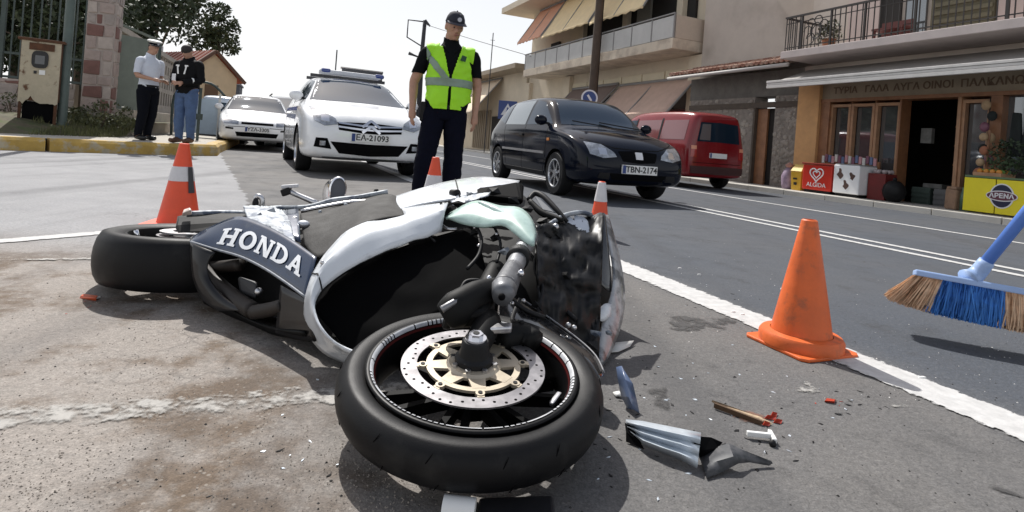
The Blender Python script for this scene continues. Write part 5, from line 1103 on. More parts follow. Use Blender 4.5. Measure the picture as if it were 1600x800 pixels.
# ================================================================ broom
q = G(1495,560); BROOMD = 2.25
rt = root('broom', Vector((P(1495,470,BROOMD).x, BROOMD, 0)), 'blue broom with blue and tan bristles swung in from the right', 'broom')
BB = mat('broom_blue', (.10,.22,.62), .4, var=.1); BPALE = mat('broom_back', (.30,.42,.66), .45, var=.12)
p0, p1 = P(1428,424,2.32), P(1640,462,2.12); ax = (p1-p0).normalized(); upv = Vector((0,.25,1)); upv = (upv-ax*upv.dot(ax)).normalized(); wd = ax.cross(upv)
def bpt(t, w, u): return p0.lerp(p1,t) + wd*w + upv*u
obj('block', MB().hexa([bpt(0,-.035,-.018),bpt(1,-.035,-.018),bpt(1,.035,-.018),bpt(0,.035,-.018),bpt(0,-.03,.008),bpt(1,-.03,.008),bpt(1,.03,.008),bpt(0,.03,.008)]), BPALE, rt, bevel=.006, world=True)
def bristle_set(t0, t1, n, spread=0):
    mb = MB()
    for i in range(n):
        t = random.uniform(t0,t1); w = random.uniform(-.032,.032); b = bpt(t,w,-.016)
        fl = (t-.38)*.16; fl = -.16*max(0,.34-t)/.34 + (.10*max(0,t-.7)/.3)
        L = random.uniform(.11,.14)
        d = (-upv + wd*(w*5.5 - .32) + ax*(fl*4.6 + random.gauss(0,.05))).normalized()
        d = (d + Vector((random.gauss(0,.07),random.gauss(0,.07),0))).normalized()
        mid = b + d*L*.55; tip = mid + (d + wd*-.18 + Vector((random.gauss(0,.05),0,.0))).normalized()*L*.5
        s = ax*.0024 if random.random() < .5 else wd*.0024
        mb.add([b-s,b+s,mid+s,mid-s,tip+s*.6,tip-s*.6], [(0,1,2,3),(3,2,4,5)])
    return mb
TAN = mat('bristle_tan', (.66,.45,.29), .7, var=.3, vs=40); BLB = mat('bristle_blue', (.04,.20,.58), .6, var=.25, vs=40)
obj('tan_bristles', bristle_set(.0,.22,7000), TAN, rt, world=True, kind='stuff'); obj('blue_bristles', bristle_set(.20,.68,11000), BLB, rt, world=True, kind='stuff'); obj('tan_bristles', bristle_set(.66,1,7000), TAN, rt, world=True, kind='stuff')
h0 = P(1512,436,2.235); h1 = P(1526,428,2.24); h2 = P(1640,288,2.12)
obj('socket', MB().tube([h0,h1,h1.lerp(h2,.15)],[.040,.030,.026],14,3), BPALE, rt, True, world=True); obj('handle', MB().tube([h1.lerp(h2,.10),h2,h2+(h2-h1)*2.0],.0215,14), BB, rt, True, world=True)

# ================================================================ debris
def flat(name, rows, m, label, cat='debris', thick=.003, group='debris of the crash', parts=()):
    """rows of (px,py,height) control points"""
    rr = [[G(px,py,h) for px,py,h in r_] for r_ in rows]; c = rr[0][0].copy(); c.z = 0
    rt = root(name, c, label, cat, group); mb = MB(); mb.grid(rr); obj('panel', mb, m, rt, 30, world=True, solid=thick); return rt
SILV = mat('silver_panel', (.62,.68,.74), .3, .25, var=.12, vs=14, coat=.3); DGREY = mat('dark_grey_panel', (.055,.058,.064), .55, var=.25, vs=20, col2=(.09,.09,.095), mixs=40)
rows = []
top = [(978,657,.035),(1005,660,.045),(1035,666,.05),(1065,672,.055),(1095,678,.05)]; bot = [(984,676,.012),(1006,694,.012),(1035,706,.012),(1062,716,.012),(1090,730,.012)]
for j in range(7):
    t = j/6; rows.append([(a[0]+(b[0]-a[0])*t, a[1]+(b[1]-a[1])*t, a[2]+(b[2]-a[2])*t + (.010 if j%2 else -.002)*(1-abs(i-2)/6)) for i,(a,b) in enumerate(zip(top,bot))])
rt = flat('fairing_fragment', rows, SILV, 'ribbed silver fairing fragment with a torn dark end, right of the front wheel')
mb = MB(); mb.grid([[G(976,660,.033),G(978,675,.02),G(978,690,.004)],[G(988,668,.03),G(1000,690,.016),G(1006,702,.003)]]); obj('torn_edge', mb, BLKM, rt, world=True, solid=.002)
mb = MB(); mb.grid([[G(1086,682,.05),G(1110,684,.045),G(1128,692,.04)],[G(1082,700,.03),G(1100,702,.03),G(1122,700,.03)],[G(1092,712,.012),G(1104,708,.02),G(1115,702,.028)]]); obj('torn_end', mb, BLKM, rt, world=True, solid=.004)
flat('panel_fragment', [[(1092,714,.008),(1120,700,.03),(1138,694,.042),(1160,704,.03),(1204,720,.012)],[(1100,732,.005),(1120,722,.022),(1145,714,.030),(1165,716,.018),(1206,724,.006)],[(1104,748,.003),(1128,738,.006),(1152,724,.016),(1170,722,.010),(1200,727,.003)]], DGREY, 'dark grey folded plastic panel overlapping the ribbed silver fragment')
flat('blue_shard', [[(964,574,.075),(972,572,.085),(976,580,.08)],[(967,595,.05),(978,594,.065),(988,600,.06)],[(972,620,.025),(982,620,.04),(993,622,.03)],[(982,638,.006),(990,640,.012),(998,646,.004)]], mat('blue_grey_panel',(.10,.14,.24),.3,coat=.5), 'narrow blue-grey fairing shard standing beside the front tyre')
rt = flat('pale_clip', [[(958,614,.004),(968,612,.01)],[(962,620,.003),(972,618,.008)]], PLATE, 'tiny pale clip at the foot of the blue shard')
rt = flat('white_fragment', [[(946,544,.006),(962,536,.02),(990,533,.012)],[(946,552,.003),(966,550,.006),(984,542,.005)]], mat('white_fragment',(.62,.62,.60),.4), 'flat white bracket lying behind the front tyre')
ws = G(1113,627,.02); rt = root('wooden_stick', Vector((ws.x,ws.y,0)), 'broken pale wooden strip with a red end lying on the asphalt', 'debris', 'debris of the crash')
obj('strip', MB().hexa([G(1112,628,.012),G(1118,632,.010),G(1186,660,.003),G(1180,652,.003),G(1113,625,.018),G(1120,629,.014),G(1196,657,.010),G(1188,651,.012)]), mat('raw_wood',(.42,.31,.20),.8,var=.45,vs=45,bump=.5,bs=90), rt, world=True); obj('splinter', MB().hexa([G(1150,640,.004),G(1156,644,.003),G(1204,664,.002),G(1196,658,.002),G(1150,638,.012),G(1156,641,.010),G(1208,662,.006),G(1200,657,.008)]), MATS['raw_wood'], rt, world=True); obj('dark_side', MB().bar(G(1116,633,.010),G(1190,661,.006),.006,.012), mat('dark_wood',(.09,.05,.025),.8), rt, world=True)
mat('red_lens_bits',(.42,.05,.025),.3,var=.3,vs=30); [obj('red_chip', MB().add([G(x-w,y+2,.002),G(x+w*.6,y+4,.002),G(x+w,y-2,.006),G(x-w*.4,y-4,.012)],[(0,1,2,3)]), MATS['red_lens_bits'], rt, world=True, solid=.003) for x,y,w in ((1204,652,10),(1216,658,7),(1198,662,6),(1210,647,5))]
ws = G(1170,680); rt = root('white_clip', Vector((ws.x,ws.y,0)), 'small white T-shaped plastic clip near the wooden strip', 'debris', 'debris of the crash')
obj('bar', MB().bar(G(1167,677,.012),G(1205,681,.012),.010,.012), PLATE, rt, world=True, bevel=.002); obj('head', MB().bar(G(1202,674,.014),G(1211,690,.008),.010,.012), PLATE, rt, world=True, bevel=.002); obj('foot', MB().ball(G(1207,693,.006),.009,n=8), BLK, rt, True, world=True)
ws = G(138,464); rt = root('lens_fragment', Vector((ws.x,ws.y,0)), 'small orange-red lens fragment on the ground left of the rear wheel', 'debris', 'debris of the crash'); obj('shard', MB().hexa([G(124,466,0),G(150,470,0),G(154,465,0),G(130,462,0),G(126,462,.008),G(150,466,.012),G(153,462,.010),G(131,459,.008)]), mat('orange_lens',(.60,.10,.03),.3), rt, world=True); obj('clip', MB().bar(G(148,466,.008),G(156,464,.004),.006), PLATE, rt, world=True)
ws = G(1297,628); rt = root('red_chip', Vector((ws.x,ws.y,0)), 'tiny red plastic chip near the white chalk marks', 'debris', 'debris of the crash'); obj('chip', MB().hexa([G(1288,628,0),G(1304,630,0),G(1306,626,0),G(1291,624,0),G(1289,626,.006),G(1303,627,.008),G(1305,624,.007),G(1292,622,.006)]), MATS['red_lens_bits'], rt, world=True)
ws = G(715,795); rt = root('grip_fragment', Vector((ws.x,ws.y,0)), 'pale plastic tube stub on a dark slab at the bottom edge of the picture', 'debris', 'debris of the crash'); obj('tube', MB().tube([G(692,794,.018),G(742,800,.018)],.022,16), PLATE, rt, 40, world=True); obj('bore', MB().tube([G(690.5,793.8,.018),G(693,794.1,.018)],.016,14), BLKM, rt, world=True)
ws = G(800,795); rt = root('rubber_slab', Vector((ws.x,ws.y,0)), 'dark rubber slab lying under the shadow of the front wheel', 'debris', 'debris of the crash'); obj('slab', MB().hexa([G(745,822,0),G(870,818,0),G(866,776,0),G(748,780,0),G(745,818,.012),G(868,814,.012),G(862,774,.010),G(750,778,.012)]), mat('slab_dark',(.012,.012,.015),.6,var=.3,vs=20), rt, bevel=.004, world=True)
for px,py,lb_ in ((1145,489,'larger pale plastic chip behind the orange cone, left of it'),(1160,493,'tiny pale chip just right of the larger chip behind the orange cone'),(1440,592,'pale chip on the edge line right of the orange cone'),(1062,420,'pale chip on the road beside the motorcycle nose'),(1092,430,'pale chip right of the motorcycle nose, near the edge line'),(1345,380,'pale chip by the double centre line'),(1222,452,'pale chip on the lane left of the orange cone top')):
    ws = G(px,py); rt = root('plastic_chip', Vector((ws.x,ws.y,0)), lb_, 'debris', 'pale chips on the road'); s = random.uniform(.008,.016); obj('chip', MB().hexa([Vector(ws)+Vector(k) for k in ((-s,-s*.4,0),(s,-s*.5,0),(s*.8,s*.5,0),(-s*.7,s*.6,0),(-s*.8,-s*.3,.006),(s*.7,-s*.4,.01),(s*.6,s*.4,.008),(-s*.5,s*.5,.006))]), PLATE, rt, world=True)
# splinters of fairing scattered round the front wheel
def splinters(name, n, m, spots, label, smin, smax):
    mb = MB()
    for i in range(n):
        cx, cy, sx, sy = random.choice(spots); c = G(random.gauss(cx,sx), min(820,max(330,random.gauss(cy,sy)))); a = random.uniform(0,6.3); l = random.uniform(smin,smax); w = l*random.uniform(.25,.6)
        u = Vector((math.cos(a),math.sin(a),0)); v = Vector((-u.y,u.x,0)); h = random.uniform(.001,.35)*l
        mb.add([c+u*l+Vector((0,0,h)), c+v*w+Vector((0,0,.001)), c-u*l*.7+Vector((0,0,.001+h*.4)), c-v*w*random.uniform(.3,1)+Vector((0,0,.0015))], [(0,1,2),(0,2,3)])
    return tag(obj(name, mb, m, solid=.0012), label, None, None, 'stuff')
SP = [(1010,600,45,40),(1110,560,90,35),(1150,690,70,30),(960,700,40,40),(1300,620,70,25),(470,700,60,40),(1080,470,60,20)]
splinters('dark_splinters', 90, BLK, SP, 'small dark plastic splinters around the front wheel', .004, .012); splinters('pale_splinters', 55, SILV, SP, 'small silver plastic splinters around the front wheel', .003, .009); splinters('red_splinters', 16, MATS['red_lens_bits'], [(1190,655,25,8),(1297,626,14,5),(140,470,20,8)], 'crumbs of red and orange lens on the asphalt', .003, .007)
STAIN = line_mat('rust_stain', (.17,.085,.058), .60, 18); STAIN_SHADE = line_mat('oil_stain_and_shadow', (.055,.053,.052), .60, 9)
def blot(name, pts, m):
    vv = [G(x,y,.0025) for x,y in pts]; cc_ = sum(vv, Vector())/len(vv); k_ = len(vv); mb = MB(); mb.add(vv+[cc_.lerp(p,.5) for p in vv]+[cc_], [(i,(i+1)%k_,(i+1)%k_+k_,i+k_) for i in range(k_)]+[(i+k_,(i+1)%k_+k_,2*k_) for i in range(k_)])
    o = obj(name, mb, m); o.data.attributes.new('edge','FLOAT','POINT').data.foreach_set('value',[1.3]*k_+[.35]*k_+[0]); tag(o, kind='structure')
blot('stain', [(1108,640),(1150,632),(1210,645),(1240,662),(1195,672),(1140,664)], STAIN); blot('stain', [(1280,618),(1310,618),(1318,630),(1288,634)], STAIN)
blot('oil_stain_and_shadow', [(985,500),(1050,480),(1150,490),(1210,505),(1150,525),(1050,530)], STAIN_SHADE); blot('oil_stain_and_shadow', [(1000,600),(1050,590),(1060,650),(1010,660)], STAIN_SHADE); blot('oil_stain_and_shadow', [(1500,748),(1560,752),(1640,790),(1560,772)], STAIN_SHADE)  # first blot is an oil stain, the other two are painted cast shadows
CHALK = line_mat('chalk_smear', (.34,.33,.31), .68, 30)
for pts in ([(1218,598),(1262,592),(1290,606),(1300,618),(1262,620),(1232,612)], [(1368,628),(1412,627),(1442,636),(1420,641),(1384,637)]):
    vv = [G(x,y,.003) for x,y in pts]; cc_ = sum(vv, Vector())/len(vv); k_ = len(vv); mb = MB(); mb.add(vv+[cc_.lerp(p,.5) for p in vv]+[cc_], [(i,(i+1)%k_,(i+1)%k_+k_,i+k_) for i in range(k_)]+[(i+k_,(i+1)%k_+k_,2*k_) for i in range(k_)]); o = obj('chalk_mark', mb, CHALK); o.data.attributes.new('edge','FLOAT','POINT').data.foreach_set('value',[1.2]*k_+[.3]*k_+[0]); tag(o, kind='structure')
# ================================================================ the motorcycle lying on its side
base = G(640,560); rt = root('motorcycle', Vector((base.x,base.y,0)), 'wrecked blue and white sports motorcycle lying on its side, front wheel towards us', 'motorcycle')
def bp(name, mb, m, par=None, smooth=True, **kw):
    o = obj(name, mb, m, par or rt, smooth, **kw); o.matrix_parent_inverse = WM[rt.name].inverted() if (par is None) else Matrix(); return o
NAVYB = mat('bike_navy', (.011,.026,.062), .22, .2, coat=.7, var=.2, vs=12, col2=(.04,.055,.085), mixs=18, mixt=(.60,.72)); BWH = mat('bike_white', (.68,.71,.74), .28, coat=.6, var=.06, vs=8, col2=(.42,.44,.46), mixs=11, mixt=(.62,.74)); BGREY = mat('bike_scraped', (.30,.325,.35), .55, .2, var=.35, vs=25, col2=(.08,.10,.14), mixs=22, mixt=(.48,.6))
BDARK = mat('bike_dark', (.006,.006,.006), .6, var=.4, vs=14, spec=.2); SEATM = mat('seat_cover', (.013,.0115,.010), .75, var=.3, vs=18, bump=.35, bs=160)
def patch(top, bot, nu=28, nv=10, bulge=0.0, smooth=True):
    T = resample([P(*p) for p in top], nu, smooth); Bq = resample([P(*p) for p in bot], nu, smooth); rows = []
    for j in range(nv):
        t = j/(nv-1); row = []
        for i in range(nu):
            q = T[i].lerp(Bq[i], t); d = (Vector((0,0,CAM_H))-q).normalized()
            row.append(q + d*bulge*math.sin(math.pi*t))
        rows.append(row)
    return rows
def panel(name, top, bot, m, nu=28, nv=10, bulge=.0, thick=.005, par=None, smooth=True, jag=0.0, crumple=0.0):
    rows = patch(top, bot, nu, nv, bulge, smooth)
    if crumple:
        rows = [[q + (Vector((0,0,CAM_H))-q).normalized()*crumple*(noise.noise((q.x*14,q.y*14,q.z*22))+.5*abs(noise.noise((q.x*37,q.y*31,q.z*41)))) for q in r_] for r_ in rows]
    if jag:
        for i in range(nu):
            rows[0][i] = rows[0][i] + (rows[1][i]-rows[0][i])*jag*noise.noise((i*.8,1.7,nu)) * 3
            rows[-1][i] = rows[-1][i] + (rows[-2][i]-rows[-1][i])*jag*noise.noise((i*.8,7.7,nu)) * 3
    c_ = rows[nv//2][nu//2]; n_ = (rows[nv//2][nu//2+1]-c_).cross(rows[nv//2+1][nu//2]-c_)
    mb = MB(); mb.grid(rows, flip=n_.dot(Vector((0,0,CAM_H))-c_) < 0); return bp(name, mb, m, par, True, solid=thick), rows
def wheel_frame(c, ax):
    z = Vector(ax).normalized(); x = Vector((1,0,0)); x = (x-z*x.dot(z)).normalized(); y = z.cross(x)
    return Matrix(((x.x,y.x,z.x,c[0]),(x.y,y.y,z.y,c[1]),(x.z,y.z,z.z,c[2]),(0,0,0,1)))
BIKE_BLK = mat('rim_black', (.004,.004,.0045), .45, spec=.2)
TYRE = mat('bike_tyre', (.0055,.0055,.0063), .5, var=.3, vs=9, bump=.12, bs=350, col2=(.020,.0195,.019), mixs=7, mixt=(.54,.70), spec=.22)
def tyre(R_, rr, w, M, n=72):
    prof = [(rr,-w*.36),(rr+.008,-w*.44),((R_+rr)/2+.004,-w*.505),(R_-.022,-w*.47),(R_-.009,-w*.34),(R_-.002,-w*.17),(R_,0),(R_-.002,w*.17),(R_-.009,w*.34),(R_-.022,w*.47),((R_+rr)/2+.004,w*.505),(rr+.008,w*.44),(rr,w*.36)]
    mb = MB(); mb.lathe(prof, n, M, closed=True); return mb
# ---- front wheel
FW = wheel_frame(P(737,600,1.262), (.02,-.140,.99))
fw = bp('front_wheel', tyre(.294,.228,.092,FW), TYRE)
SCALE_ = Matrix.Diagonal((1.062,1.062,1,1)); FW0 = FW.copy(); FW = FW @ Matrix.Translation((0,0,-.006)) @ SCALE_
mb = MB(); mb.lathe([(.219,.048),(.2215,.052),(.217,.055),(.208,.053),(.203,.044),(.196,.018),(.196,-.03),(.205,-.045),(.219,-.05)],72,FW); rim = bp('rim', mb, BIKE_BLK, fw)
mb = MB()
for k in range(6):                                       # six thin black cast spokes
    a = 2*math.pi*k/6+.3; c,s = math.cos(a), math.sin(a); n_ = Vector((-s,c,0))
    for sg in (-1,1):
        p0 = Vector((c*.035,s*.035,-.02)) + n_*.010*sg; p1 = Vector((c*.200,s*.200,-.032)) + n_*.032*sg
        mb.hexa([FW @ (p0-n_*.007+Vector((0,0,-.018))), FW @ (p0+n_*.007+Vector((0,0,-.018))), FW @ (p1+n_*.007+Vector((0,0,-.014))), FW @ (p1-n_*.007+Vector((0,0,-.014))), FW @ (p0-n_*.007+Vector((0,0,.014))), FW @ (p0+n_*.007+Vector((0,0,.014))), FW @ (p1+n_*.007+Vector((0,0,.010))), FW @ (p1-n_*.007+Vector((0,0,.010)))])
mb.cyl(.05,-.05,.03,24,FW); bp('spokes', mb, mat('spoke_black',(.002,.002,.0022),.6,spec=.1), fw, 30)
TAPE = mat('rim_tape_white', (.50,.51,.53), .4, var=.3, vs=30); TAPER = mat('rim_tape_red', (.07,.006,.006), .4)
def arc(r0, r1, z, a0, a1, n=10):
    return MB().lathe([(r0,z-.0015),(r1,z+.002)], n, FW, a0=a0, a1=a1)
bp('red_rim_line', MB().lathe([(.2005,.040),(.2030,.0455)],72,FW), TAPER, fw)
a = 0.0; random.seed(5)
white_mb = MB()
while a < 2*math.pi-.05:
    L = random.choice([.05,.07,.16,.30,.22]); dash = L < .1
    for k in range(4 if dash else 1):
        l = .035 if dash else L
        white_mb.lathe([(.2042,.0475),(.2075,.0545),(.2115,.0560)], max(2,int(l/.03)), FW, a0=a, a1=a+l); a += l+.018
bp('rim_tape', white_mb, TAPE, fw, kind='stuff')
# brake disc: silver rotor with holes, gold carrier
GOLD = mat('gold_carrier', (.46,.40,.31), .42, .5, var=.15, vs=20)
DZ = .052
holes = []
for k in range(42):
    holes.append((2*math.pi*k/42, (.127,.135,.1435)[k%3] if k%2 else (.1435,.135,.127)[k%3]))
mb = MB(); NA = 168; radii = [.120,.124,.130,.138,.146,.150]
# rotor as annulus with raised dark bores set in
mb.lathe([(.118,DZ-.002),(.118,DZ+.002),(.1505,DZ+.002),(.1505,DZ-.002)],96,FW,closed=True)
ROT = mat('rotor_steel', (.30,.29,.30), .36, .8, var=.3, vs=14, col2=(.20,.195,.20), mixs=9)
rotor = bp('brake_disc', mb, ROT, fw, 30)
hb = MB()
for a_, r_ in holes: hb.cyl(.0031,DZ+.0005,DZ+.0024,8,FW @ Matrix.Translation((r_*math.cos(a_),r_*math.sin(a_),0)))
bp('rotor_holes', hb, BLKM, fw, False, kind='stuff')
NS = 8; mb = MB()
mb.lathe([(.086,DZ-.003),(.086,DZ+.003),(.099,DZ+.003),(.099,DZ-.003)],80,FW,closed=True)
mb.lathe([(.030,DZ+.001),(.030,DZ+.010),(.052,DZ+.008),(.058,DZ+.003),(.058,DZ-.003)],48,FW,closed=True)
for k in range(NS):
    a_ = 2*math.pi*k/NS+.2
    def pp(r_, da, z): return FW @ Vector((r_*math.cos(a_+da), r_*math.sin(a_+da), DZ+z))
    mb.hexa([pp(.055,-.33,-.003),pp(.055,.33,-.003),pp(.090,.15,-.003),pp(.090,-.15,-.003),pp(.055,-.33,.0035),pp(.055,.33,.0035),pp(.090,.15,.0034),pp(.090,-.15,.0034)])
    mb.cyl(.0095,DZ-.003,DZ+.0045,14,FW @ Matrix.Translation((.1055*math.cos(a_),.1055*math.sin(a_),0)))
    mb.hexa([pp(.097,-.07,-.003),pp(.097,.07,-.003),pp(.119,.06,-.003),pp(.119,-.06,-.003),pp(.097,-.07,.003),pp(.097,.07,.003),pp(.119,.06,.0028),pp(.119,-.06,.0028)])
fix_normals(bp('disc_carrier', mb, GOLD, fw, 30))
for k in range(NS):
    a_ = 2*math.pi*k/NS+.2; bb_ = MB(); bb_.cyl(.0045,DZ+.0046,DZ+.0062,10,FW @ Matrix.Translation((.1055*math.cos(a_),.1055*math.sin(a_),0))); bp('bobbin', bb_, BLK, fw, False)
    a2 = a_+.39; bb_ = MB(); bb_.cyl(.006,DZ+.008,DZ+.014,6,FW @ Matrix.Translation((.045*math.cos(a2),.045*math.sin(a2),0))); bp('disc_bolt', bb_, STEEL, fw, False)
bp('hub', MB().lathe([(.040,DZ+.008),(.040,DZ+.020),(.033,DZ+.026),(.030,DZ+.040),(.0285,DZ+.056),(.026,DZ+.060),(0,DZ+.060)],32,FW), BLK, fw, 35)
bp('axle_nut', MB().cyl(.0225,DZ+.060,DZ+.066,24,FW).cyl(.015,DZ+.066,DZ+.076,6,FW), CHROME, fw, 30); bp('axle_bore', MB().cyl(.007,DZ+.076,DZ+.077,12,FW), BLK, fw, 30)
# fork foot, caliper bracket and fork leg leading away under the bar
def fwp(x,y,z): return FW @ Vector((x,y,z))
bp('fork_leg', MB().tube([fwp(.0,.02,DZ+.030), fwp(.02,.10,DZ+.05), P(752,500,1.42), P(760,455,1.60), P(775,420,1.75)],[.030,.034,.034,.031,.030],14,4), BDARK)
bp('caliper_bracket', MB().hexa([fwp(.0,.035,DZ+.05),fwp(.075,.06,DZ+.05),fwp(.075,.085,DZ+.05),fwp(.0,.065,DZ+.05),fwp(.0,.035,DZ+.066),fwp(.075,.06,DZ+.066),fwp(.075,.085,DZ+.066),fwp(.0,.065,DZ+.066)]), STEEL, None, False, bevel=.004)
bp('brake_caliper', MB().tube([fwp(.05,.10,DZ+.01),fwp(.10,.13,DZ+.012),fwp(.135,.11,DZ+.010)],[.03,.034,.028],10,3,flat=.9), BDARK)
bp('brake_hose', MB().tube([fwp(.10,.13,DZ+.045),P(800,500,1.48),P(812,468,1.6)],.006,6,5), BLK)
for (x,y,dx) in ((-.08,-.165,.03),(.095,-.135,.03),(.165,-.055,.02)):
    bp('wheel_weight', MB().bar(fwp(x,y,.012),fwp(x+dx,y+.012+(.03 if dx<.025 else 0),.012),.012,.01), STEEL, fw, False, bevel=.003)
FW = FW0
sip = MB()
for k in range(14):                                      # short tread sipes
    a_ = 2*math.pi*k/14+random.uniform(-.08,.08)
    for (z0,z1,da) in ((.010,.036,.05),(-.010,-.036,-.05)):
        pts_ = []
        for t in (0,.33,.66,1):
            z = z0+(z1-z0)*t; r_ = .2935 - .0110*(abs(z)/.046)**2.4 - .002; a2 = a_+da*t+(0 if z0 > 0 else .12); pts_.append(FW @ Vector((r_*math.cos(a2), r_*math.sin(a2), z)))
        sip.tube(pts_, [.0004,.0012,.0012,.0004], 5)
bp('tread_sipes', sip, BLKM, fw, False, kind='stuff')
# ---- rear wheel
RW = wheel_frame(P(294,398,2.26), (.0,.07,.997))
rw = bp('rear_wheel', tyre(.314,.214,.192,RW), TYRE)
mb = MB(); mb.lathe([(.217,.078),(.220,.083),(.212,.085),(.205,.07),(.198,.03),(.198,-.08)],64,RW); mb.cyl(.06,-.06,.075,24,RW)
for k in range(5):
    a_ = 2*math.pi*k/5+.2; c,s = math.cos(a_), math.sin(a_); mb.bar(RW @ Vector((c*.05,s*.05,.03)), RW @ Vector((c*.2,s*.2,.03)), .04, .03)
bp('rim', mb, BIKE_BLK, rw, 35)
rr_ = bp('sprocket', MB().lathe([(.062,.088),(.062,.094),(.108,.094),(.108,.088)],48,RW,closed=True), STEEL, rw, 30); bp('rear_disc', MB().lathe([(.075,.075),(.075,.078),(.118,.078),(.118,.075)],48,RW,closed=True), ROT, rw, 30)
bp('axle_spindle', MB().cyl(.014,.05,.125,16,RW).cyl(.022,.105,.125,6,RW), CHROME, rw, 30)
def rwp(x,y,z): return RW @ Vector((x,y,z))
bp('valve', MB().tube([rwp(-.12,-.13,.06),rwp(-.13,-.14,.10)],.008,8), CHROME, rw)
# swingarm, chain guard
bp('swingarm', MB().hexa([P(272,352,2.10),P(276,366,2.06),P(372,362,2.02),P(384,345,2.08),P(274,338,2.2),P(300,331,2.24),P(384,333,2.26),P(392,339,2.2)]), BDARK, None, False, bevel=.012)
bp('chain_adjuster', MB().hexa([P(284,338,2.10),P(300,336,2.10),P(300,329,2.16),P(286,331,2.16),P(285,333,2.09),P(298,327,2.09),P(297,324,2.14),P(287,327,2.14)]), mat('worn_metal',(.6,.52,.47),.5,.5,var=.3,vs=30), None, False, bevel=.004)
bp('chain_guard', MB().tube([P(292,334,2.2),P(340,333,2.25),P(405,333,2.3)],[.010,.012,.008],8,3), BGREY)
# ---- dark core: engine, frame and inner bodywork
core = [[(306,352,2.22),(380,340,2.30),(470,332,2.36),(560,316,2.44),(640,304,2.52),(720,292,2.54),(800,295,2.52),(850,332,2.34),(900,344,2.28),(944,340,2.22)],
        [(304,380,2.08),(380,366,2.09),(470,384,1.99),(550,366,1.99),(630,346,2.09),(700,338,2.16),(770,338,2.14),(836,356,2.03),(890,384,2.05),(948,392,2.12)],
        [(306,428,1.99),(380,432,1.89),(470,452,1.75),(540,442,1.74),(620,424,1.76),(690,406,1.80),(760,404,1.80),(828,430,1.75),(890,452,1.83),(956,462,1.96)],
        [(316,464,1.95),(392,486,1.84),(470,508,1.66),(540,528,1.55),(620,502,1.56),(690,494,1.60),(760,484,1.62),(826,500,1.62),(890,522,1.66),(942,530,1.76)]]
cp = [[P(q[0],q[1],q[2]+(.05 if k_ else .02)+(.10 if k_ in (1,2) and q[0] < 480 else 0)) for q in r_] for k_,r_ in enumerate(core)]
ground_row = [p + Vector((.06,.10,0)) for p in cp[3]]
for p in ground_row: p.z = .03
back_row = [p + Vector((.02,-.05,0)) for p in cp[0]]
for p in back_row: p.z = .03
cp = cp + [ground_row, back_row, cp[0]]
fine = [resample(r_, 46) for r_ in cp]; cols = []
for i in range(46):
    col = [r_[i] for r_ in fine]; a1 = crs(col[:4], 5); cols.append(a1 + [col[4], col[5]])
m_ = len(cols[0]); mb = MB(); mb.add([p for c in cols for p in c], [(i*m_+j, i*m_+(j+1)%m_, (i+1)*m_+(j+1)%m_, (i+1)*m_+j) for i in range(45) for j in range(m_)] + [tuple(range(m_-1,-1,-1)), tuple(45*m_+j for j in range(m_))])
fix_normals(bp('inner_bodywork', mb, BDARK, None, 45))
# ---- lower cowl with the maker's lettering
T = [(297,371,2.03),(333,352,2.04),(372,338,2.03),(410,349,1.96),(450,370,1.85),(494,401,1.71)]; Bo = [(298,378,1.98),(334,390,1.93),(375,402,1.86),(412,420,1.78),(447,443,1.69),(478,466,1.61)]
cowl, crow = panel('lower_cowl', T, Bo, NAVYB, 30, 10, .012, .005)
def on_patch(rows, s, t, off=.004):
    nv, nu = len(rows), len(rows[0]); x = min(nu-1.001, max(0,s*(nu-1))); y = min(nv-1.001, max(0,t*(nv-1))); i, j = int(x), int(y); u, v = x-i, y-j
    a,b,c,d = rows[j][i], rows[j][i+1], rows[j+1][i+1], rows[j+1][i]; p = a*(1-u)*(1-v)+b*u*(1-v)+c*u*v+d*(1-u)*v
    n_ = (b-a).cross(d-a).normalized(); view = (Vector((0,0,CAM_H))-p).normalized()
    if n_.dot(view) < 0: n_ = -n_
    return p + n_*off
# slab-serif letters drawn on a 1 x 1 cell
def R4(x0,y0,x1,y1): return [(x0,y0),(x1,y0),(x1,y1),(x0,y1)]
sw = .22; se = .12
def ring(cx, cy, rx, ry, w, a0=0, a1=360, n=22):
    out = []
    for i in range(n):
        t0, t1 = R(a0+(a1-a0)*i/n), R(a0+(a1-a0)*(i+1)/n)
        out.append([(cx+rx*math.cos(t0),cy+ry*math.sin(t0)),(cx+rx*math.cos(t1),cy+ry*math.sin(t1)),(cx+(rx-w)*math.cos(t1),cy+(ry-w*.8)*math.sin(t1)),(cx+(rx-w)*math.cos(t0),cy+(ry-w*.8)*math.sin(t0))])
    return out
LETS = {'H': [R4(.10,0,.32,1),R4(.68,0,.90,1),R4(.32,.41,.68,.59),R4(0,0,.42,se),R4(0,1-se,.42,1),R4(.58,0,1,se),R4(.58,1-se,1,1)],
        'O': ring(.5,.5,.5,.52,.24), 'N': [R4(.08,0,.26,1),R4(.74,0,.92,1),[(.08,1),(.34,1),(.92,0),(.66,0)],R4(0,0,.36,se),R4(0,1-se,.30,1),R4(.64,1-se,1,1)],
        'D': [R4(.08,0,.30,1),R4(0,0,.45,se+.02),R4(0,1-se-.02,.45,1)] + ring(.44,.5,.54,.5,.24,-90,90), 'A': [[(.08,0),(.30,0),(.60,1),(.42,1)],[(.70,0),(.95,0),(.62,1),(.42,1)],R4(.28,.26,.74,.42),R4(0,0,.38,se),R4(.62,0,1.03,se)]}
mb = MB(); s0_ = .20; cw = .132; gap = .015
